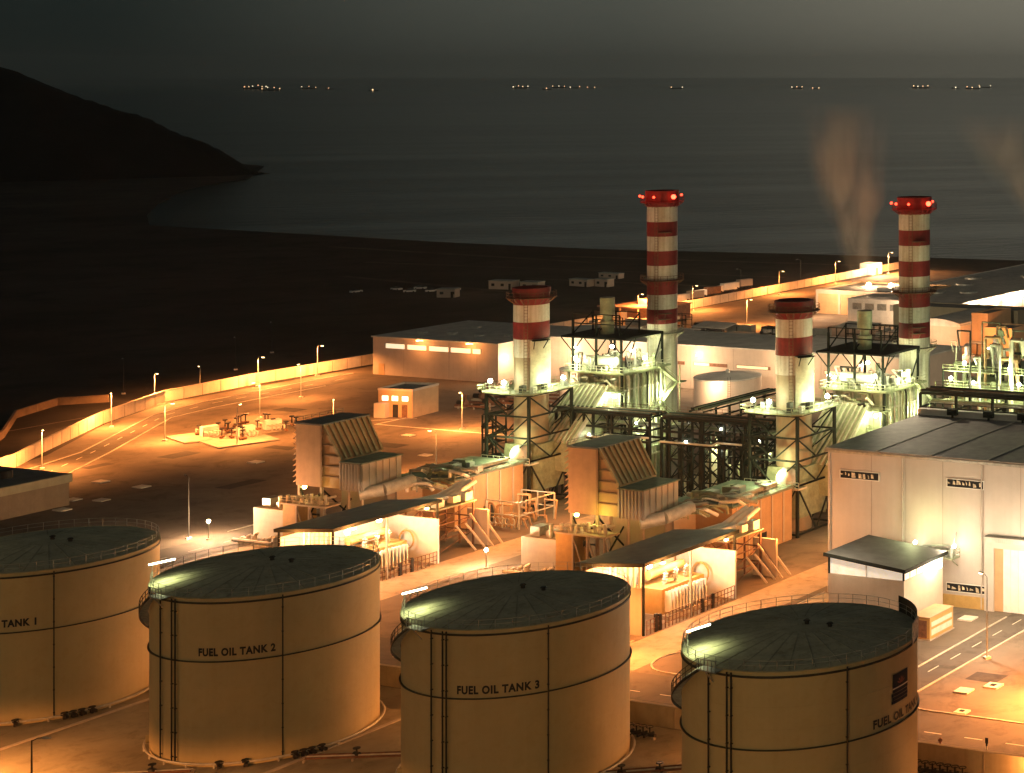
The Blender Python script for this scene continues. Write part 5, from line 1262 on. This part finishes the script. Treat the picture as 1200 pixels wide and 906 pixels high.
for x, y in ((8, 20), (16, 50), (24, 84), (33, 110), (14, 110), (30, 30), (20, 25), (8, 70)): b.cyl((x, y, 8.06), (x, y, 8.7), 3.2, n=16); b.cyl((x, y, 8.7), (x, y, 9.0), 2.6, 1.8, n=16)
b.build('roof_fan', M_galv, bh)
b = MB()
for k in range(20): y = 4+k*7.6; b.box(44.805, y, .3, 44.95, y+.5, 7.8)
for z in (2.6, 5.4): b.box(44.805, 1, z, 44.9, 158, z+.2)
b.build('wall_rib', M_palepipe, bh, smooth=False)
b = MB()
for k in range(9): y = 6+k*8.5; b.box(45.2, y, 6.6, 46, y+1, 7.1)
b.build('wall_lamp', glow('merc_flare', (1., 1., .8), 70.), bh, smooth=False)
for k in range(6): lamp('hall_flank_light', (-323.5, 549+k*13, 6.8), 3600, WARM, .5)
b = MB()
for k in range(8): b.box(2+k*5, -.05, 4.6, 5.6+k*5, -.004, 6.8)
b.build('window', M_galv, bh, smooth=False)
lamp('hall_front_light', (-345, 534, 7), 7000, WARM, .4)
sh = building('store_building', 'ochre store with pale piers and a white roof edge beneath the far wall', 'building', -396.5, 557.5, -358, 585, 8., M_wallo, mat('pale_roof', (.30, .27, .22), .8, var=.3, scale=.3), .7, ())
b = MB()
for k in range(5): b.box(-.2+k*9.4, -.18, 0, .7+k*9.4, -.004, 8.7)
b.box(-.2, -.2, 7.2, 38.7, -.005, 8.7); b.build('pier', M_wallp, sh, smooth=False)
for u in (-388, -372): lamp('store_light', (u, 548, 8), 9000, WARM, .4)
b = MB(); b.box(20, 8, 8.07, 33, 20, 9.1); b.build('roof_pod', M_white, sh, smooth=False)
fs = building('open_canteen', 'brown flat roofed shed with thin columns by the start of the far wall', 'building', -452, 520, -431, 532, 5., M_rust, mat('brown_roof', (.22, .12, .08), .85, var=.2, scale=.4), 0)
b = MB()
for x in (-3, 5, 13, 21): b.beam((x, -5, 0), (x, -5, 5), .5)
b.build('column', M_wallo, fs, smooth=False); MB().box(-4, -6, 5.003, 22, -.36, 5.35).build('porch_roof', mat('brown_roof', (.22, .12, .08)), fs, smooth=False)
MB().box(7, 2, 5.36, 14, 9, 7.2).build('roof_box', M_wallo, fs, smooth=False)
lamp('canteen_light', (-440, 512, 4.), 1800, SOD, .3)
random.seed(18)
for k, (u, v, h) in enumerate(((-282, 470, 6), (-276, 476, 8), (-270, 468, 5), (-268, 482, 7), (-262, 474, 9), (-290, 468, 5))):
    t = thing('vent_tower', ('slim lit vent tower in front of the stair block', 'tall vent tower beside the small switch house', 'short vent tower before the small switch house', 'vent tower behind the small switch house', 'tallest vent tower past the small switch house', 'short vent tower before the peach office block')[k], 'vent tower', (u, v, 0), 'vent towers by the office block')
    MB().box(-1.6, -1.6, 0, 1.6, 1.6, h*.55).build('plinth', M_wallp, t, smooth=False); MB().cyl((0, 0, h*.55), (0, 0, h), .8, n=14).cyl((0, 0, h), (0, 0, h+.8), 1.2, .5, n=14).build('vent', M_galv, t)
    MB().tube([(1.6, 0, h*.3), (3.6, 0, h*.3), (3.6, 0, 0)], .3, 8).build('pipe', M_palepipe, t)
    MB().sphere((-1.3, -1.9, h*.55+.6), .3, 8, 6).build('lamp', glow('merc_flare', (1., 1., .8), 70.), t)
    if k % 2 == 0: lamp('vent_light', (u-1.3, v-3., h*.55+1), 1100, WARM, .3)
# far wall lamps
for k, (u, v, on) in enumerate(((-443, 548, True), (-462, 600, False), (-463, 640, False), (-466, 690, False), (-444, 600, True), (-446, 640, True), (-447, 680, True), (-443.5, 520, True), (-398, 520, True))):
    lamp_post(u, v, 9., ('lamp post inside the far wall near the brown shed', 'dark lamp post outside the far wall, nearest the first tall chimney', 'dark lamp post outside the middle of the far wall', 'dark lamp post outside the far wall by its white gate box', 'lamp post inside the far wall between the chimneys, nearest the brown shed', 'lamp post inside the far wall between the chimneys, middle one', 'lamp post inside the far wall near its far end', 'lamp post at the back corner of the brown shed', 'twin pale lamp post standing behind the short stack')[k], 0 if on else 180, on=on, power=24000 if on else 1, grp='lamp posts along the far wall')
gb = building('gate_box', 'small pale gate box on the line of the far wall', 'hut', -456, 672, -449.5, 679, 4.6, M_white, M_roofg, .3)
MB().box(6.505, 2, 0, 6.56, 4, 3).build('door', M_wallo, gb, smooth=False)
lamp('gate_light', (-444, 668, 7), 26000, WARM, .5)

# ------------------------------------------------------------------ huts and vehicles on the dark scrub beyond the wall
def hut(u, v, w_, d, h, label, rz=0, m=M_wallp):
    t = thing('cabin', label, 'cabin', (u, v, 0), None, R(rz))
    MB().box(0, 0, .3, w_, d, h).build('wall', m, t, smooth=False); MB().box(-.2, -.2, h+.003, w_+.2, d+.2, h+.25).build('roof', M_galv, t, smooth=False)
    for k in range(max(2, int(w_/4.5))): MB().box(1.2+k*4.2, -.06, h*.45, 2.6+k*4.2, -.004, h*.75).build('window', M_glass, t, smooth=False)
    MB().box(w_-1.6, -.06, .3, w_-.6, -.004, h*.75).build('door', M_pipe, t, smooth=False)
hut(-563, 574, 10.5, 4.5, 3.5, 'pale cabin with dark windows out on the scrub, largest of the cabins', 8)
hut(-550, 577, 8, 4.5, 3.2, 'pale cabin standing end on to the largest scrub cabin', 8)
hut(-560, 545, 7, 4, 3.4, 'small buff cabin nearer the warehouse on the scrub', 20, M_wallp)
hut(-541, 594, 10, 3.5, 3., 'low white cabin in a pair far beyond the short stack', -5)
hut(-530, 596, 7, 3.5, 3.2, 'white cabin beside the low white one far beyond the short stack', -5)
hut(-551, 622, 11, 3, 2.3, 'long low white cabin nearest the shore', -3)
def truck(u, v, label, rz, m):
    t = thing('truck', label, 'truck', (u, v, 0), 'trucks parked by the far wall', R(rz))
    MB().box(2.6, -1.2, 1., 9, 1.2, 3.6).build('cargo_box', m, t, smooth=False)
    MB().hexa([(0, -1.15, .7), (2.4, -1.15, .7), (2.4, 1.15, .7), (0, 1.15, .7)], [(.5, -1.1, 2.9), (2.4, -1.1, 2.9), (2.4, 1.1, 2.9), (.5, 1.1, 2.9)]).build('cab', M_white, t, smooth=False)
    MB().box(.3, -.8, .5, 9, .8, .95).build('chassis', M_pipe, t, smooth=False)
    for x in (1.3, 6.6, 8):
        for y in (-1.1, 1.1): MB().cyl((x, y-.15, .5), (x, y+.15, .5), .5, n=14).build('wheel', M_ink, t)
for k in range(5): truck(-462-k*2.5, 556+k*13, ('white truck beyond the far wall, first past the tall chimney', 'truck beyond the far wall, second past the tall chimney', 'truck beyond the far wall, third past the tall chimney', 'truck beyond the far wall, fourth past the tall chimney', 'truck beyond the far wall, last past the tall chimney')[k], 78, (M_white, M_wallp, M_rust, M_white, M_wallp)[k])
lamp('truck_light', (-464, 580, 7), 1400, WARM, .4)
for k, (u, v) in enumerate(((-596, 560), (-590, 566), (-585, 556), (-578, 560), (-604, 548), (-572, 566))):
    t = thing('parked_car', ('pale car on the scrub, first in the dark car row', 'pale car with arched roof on the scrub beside the first car', 'pale car on the scrub nearest the buff cabin', 'low pale car on the scrub in the middle of the dark row', 'pale car on the scrub farthest out towards the headland', 'pale car on the scrub closest to the largest cabin')[k], 'car', (u, v, 0), 'cars on the dark scrub', R(20*k))
    b = MB(); b.box(-2.2, -.9, .35, 2.2, .9, .95); b.build('body', M_white, t, smooth=False)
    MB().hexa([(-1.4, -.8, .953), (1.3, -.8, .953), (1.3, .8, .953), (-1.4, .8, .953)], [(-.8, -.65, 1.5), (.8, -.65, 1.5), (.8, .65, 1.5), (-.8, .65, 1.5)]).build('cabin', M_glass, t, smooth=False)
    for x in (-1.4, 1.4):
        for y in (-.85, .85): MB().cyl((x, y-.1, .34), (x, y+.1, .34), .34, n=12).build('wheel', M_ink, t)
lamp('scrub_light', (-562, 562, 8), 240, WARM, .5)

# ------------------------------------------------------------------ ships at anchor on the horizon
def P(px, d): l = (px-1550)/2150*d; return LD(l, d)
ships = ((300, 12500, 170, 6, 1.0), (318, 11200, 120, 4, .8), (362, 12800, 110, 3, .6), (386, 12400, 60, 1, .5), (438, 11000, 60, 1, 1.5), (610, 13300, 120, 4, 1.3), (641, 12000, 60, 1, 1.), (655, 14000, 110, 3, 1.), (674, 13500, 90, 2, .8), (693, 13400, 60, 2, .6), (793, 13000, 100, 2, .8), (934, 13200, 90, 3, 1.2), (956, 12800, 60, 2, 1.), (1079, 13400, 130, 4, 1.6), (1120, 12900, 60, 1, 1.3), (1140, 12600, 100, 3, 1.3), (1154, 14200, 100, 2, .8))
sl = ('ship with a long double row of amber lights nearest the headland', 'ship with an amber light row below the one nearest the headland', 'ship with a few dim amber lights, second from the headland', 'small ship with one dim light past the second ship', 'lone small ship with one bright light', 'ship with an orange light row above the yard side of the first chimney', 'small ship with one white light below its neighbours', 'ship with three pinkish lights in a line', 'ship with two close pale lights in the middle group', 'ship with a faint reddish pair of lights ending the middle group', 'ship with a small yellow pair right above the first tall chimney', 'ship with a yellow light cluster before the steam plume', 'small ship with two orange lights after the yellow cluster', 'ship with a bright orange cluster above the second tall chimney', 'small ship with one bright light past the second chimney', 'ship with three bright mixed lights near the picture edge', 'ship with a faint raised pair of lights, farthest along')
random.seed(4)
for k, (px, d, L_, n, br) in enumerate(ships):
    x, y = P(px, d); t = thing('ship', sl[k], 'ship', (x, y, -.5), 'ships anchored off the coast', R(20))
    hb_ = L_/2; wv = L_*.08
    MB().hexa([(-hb_*.92, -wv*.7, 0), (hb_*.86, -wv*.7, 0), (hb_*.86, wv*.7, 0), (-hb_*.92, wv*.7, 0)], [(-hb_, -wv, L_*.06), (hb_, -wv*.5, L_*.075), (hb_, wv*.5, L_*.075), (-hb_, wv, L_*.06)]).build('hull', M_pipe, t, smooth=False)
    MB().box(-hb_*.9, -wv*.8, L_*.066, -hb_*.6, wv*.8, L_*.18).build('superstructure', M_galv, t, smooth=False)
    MB().cyl((hb_*.3, 0, L_*.066), (hb_*.3, 0, L_*.17), 1.2, .6, n=8).build('mast', M_pipe, t)
    for j in range(n):
        xx = -hb_*.8+L_*.85*(j/max(1, n-1) if n > 1 else .4)+random.uniform(-5, 5); zz = L_*.08+random.uniform(2, L_*.1)
        c = ((1., .52, .25), (1., .62, .3), (1., .8, .5))[(j+k) % 3]
        MB().sphere((xx, -wv-1, zz), 4.2 if n < 3 else 3.6, 8, 6).build('deck_lamp', glow('ship_light_%d_%d' % ((j+k) % 3, int(br*10)), c, 2.2*br), t)

# ------------------------------------------------------------------ steam drifting off the boiler vents
def steam(name, base, top, r0, r1, dens, label):
    b = MB(); n, m = 20, 14
    for j in range(m+1):
        f = j/m; p = Vector(base).lerp(Vector(top), f); r = r0+(r1-r0)*f**.8
        for i in range(n):
            a = 2*pi*i/n; q = 1+.14*sin(3*a+j*.9)+.1*sin(5*a-j*.6); b.v.append((p.x+r*q*cos(a)-base[0]+1.5*sin(j*.8), p.y+r*q*sin(a)-base[1], p.z-base[2]))
    for j in range(m):
        for i in range(n): b.f.append((j*n+i, j*n+(i+1) % n, (j+1)*n+(i+1) % n, (j+1)*n+i))
    b.f.append(tuple(range(n-1, -1, -1))); b.f.append(tuple(m*n+i for i in range(n)))
    mt = bpy.data.materials.new(name+'_vapour'); mt.use_nodes = True; N = mt.node_tree.nodes; L = mt.node_tree.links
    N.remove(N['Principled BSDF']); v = N.new('ShaderNodeVolumePrincipled'); v.inputs['Color'].default_value = (1., .80, .72, 1); v.inputs['Anisotropy'].default_value = .1
    tc = N.new('ShaderNodeTexCoord'); no = N.new('ShaderNodeTexNoise'); no.inputs['Scale'].default_value = .17; no.inputs['Detail'].default_value = 5; no.inputs['Distortion'].default_value = .8
    mp_ = N.new('ShaderNodeMapping'); mp_.inputs['Scale'].default_value = (1, 1, .3); L.new(tc.outputs['Object'], mp_.inputs['Vector']); L.new(mp_.outputs['Vector'], no.inputs['Vector'])
    rp = N.new('ShaderNodeMapRange'); rp.inputs['From Min'].default_value = .37; rp.inputs['From Max'].default_value = .86; rp.inputs['To Max'].default_value = dens
    L.new(no.outputs['Fac'], rp.inputs['Value'])
    sx = N.new('ShaderNodeSeparateXYZ'); L.new(tc.outputs['Generated'], sx.inputs['Vector'])
    fd = N.new('ShaderNodeMapRange'); fd.inputs['From Min'].default_value = 1.; fd.inputs['From Max'].default_value = .25; L.new(sx.outputs['Z'], fd.inputs['Value'])
    so = N.new('ShaderNodeSeparateXYZ'); L.new(tc.outputs['Object'], so.inputs['Vector'])
    def mth(op, a, b_=None):
        q = N.new('ShaderNodeMath'); q.operation = op
        for k_, x_ in enumerate((a, b_)):
            if x_ is None: continue
            if isinstance(x_, (int, float)): q.inputs[k_].default_value = x_
            else: L.new(x_, q.inputs[k_])
        return q.outputs[0]
    hh = top[2]-base[2]; zz = so.outputs['Z']
    dx_ = mth('SUBTRACT', so.outputs['X'], mth('MULTIPLY', zz, (top[0]-base[0])/hh)); dy_ = mth('SUBTRACT', so.outputs['Y'], mth('MULTIPLY', zz, (top[1]-base[1])/hh))
    wn = N.new('ShaderNodeTexNoise'); wn.inputs['Scale'].default_value = .07; wn.inputs['Detail'].default_value = 4; L.new(tc.outputs['Object'], wn.inputs['Vector'])
    ws = N.new('ShaderNodeSeparateColor'); L.new(wn.outputs['Color'], ws.inputs['Color'])
    amp = mth('MULTIPLY', zz, .34)
    dx_ = mth('ADD', dx_, mth('MULTIPLY', mth('SUBTRACT', ws.outputs[0], .5), amp)); dy_ = mth('ADD', dy_, mth('MULTIPLY', mth('SUBTRACT', ws.outputs[1], .5), amp))
    rr_ = mth('ADD', mth('MULTIPLY', dx_, dx_), mth('MULTIPLY', dy_, dy_)); rw_ = mth('ADD', mth('MULTIPLY', zz, (r1-r0)/hh), r0)
    rad = mth('DIVIDE', rr_, mth('MULTIPLY', rw_, rw_))
    edge = N.new('ShaderNodeMapRange'); edge.inputs['From Min'].default_value = 1.0; edge.inputs['From Max'].default_value = .0; L.new(rad, edge.inputs['Value'])
    e2 = mth('MULTIPLY', edge.outputs['Result'], edge.outputs['Result'])
    L.new(mth('MULTIPLY', mth('MULTIPLY', rp.outputs['Result'], fd.outputs['Result']), e2), v.inputs['Density'])
    L.new(v.outputs['Volume'], N['Material Output'].inputs['Volume'])
    o = b.build(name, mt, None, base, smooth=True)
    return tag(o, label, 'steam', None, 'stuff')
steam('steam', (-207.2, 307, 39.3), (-215, 310, 80), 1.8, 10.5, .55, 'pale steam plume rising from the boiler vent beside the second chimney')
steam('steam', (-150, 306, 39), (-180, 313, 78), 3., 13, .45, 'faint steam drifting in at the picture edge past the second chimney')
lamp('roof_fill_spot', (-277.5, 303.5, 36.5), 110000, CREAM, .5, 44, (-405, 416, 11), .5)  # this and the next spots are added to lift the dark roofs
lamp('roof_fill_spot', (-275, 316, 33.5), 110000, CREAM, .5, 40, (-330, 423, 11), .5)
lamp('roof_fill_spot', (-210, 322.4, 43), 100000, CREAM, .5, 40, (-285, 423, 11), .5)
lamp('roof_fill_spot', (-198.6, 302, 36.5), 20000, CREAM, .5, 60, (-150, 271, 24), .5)
lamp('roof_fill_spot', (-210, 322, 43.5), 130000, CREAM, .5, 44, (-330, 590, 8), .5)
sc.cycles.use_denoising = True
sc.cycles.max_bounces = 6; sc.cycles.diffuse_bounces = 3; sc.cycles.glossy_bounces = 3; sc.cycles.volume_bounces = 1
sc.cycles.sample_clamp_indirect = 4.
sc.cycles.volume_step_rate = 2.

if HAZE:
    b = MB(); b.box(-21000, -300, -3.6, 8000, 19000, 330)
    mt = bpy.data.materials.new('haze_air'); mt.use_nodes = True; N = mt.node_tree.nodes
    N.remove(N['Principled BSDF']); v = N.new('ShaderNodeVolumePrincipled'); v.inputs['Density'].default_value = HAZE; v.inputs['Anisotropy'].default_value = .72; v.inputs['Color'].default_value = (.97, 1., .97, 1)
    mt.node_tree.links.new(v.outputs['Volume'], N['Material Output'].inputs['Volume'])
    tag(b.build('haze', mt, smooth=False), None, None, None, 'stuff')
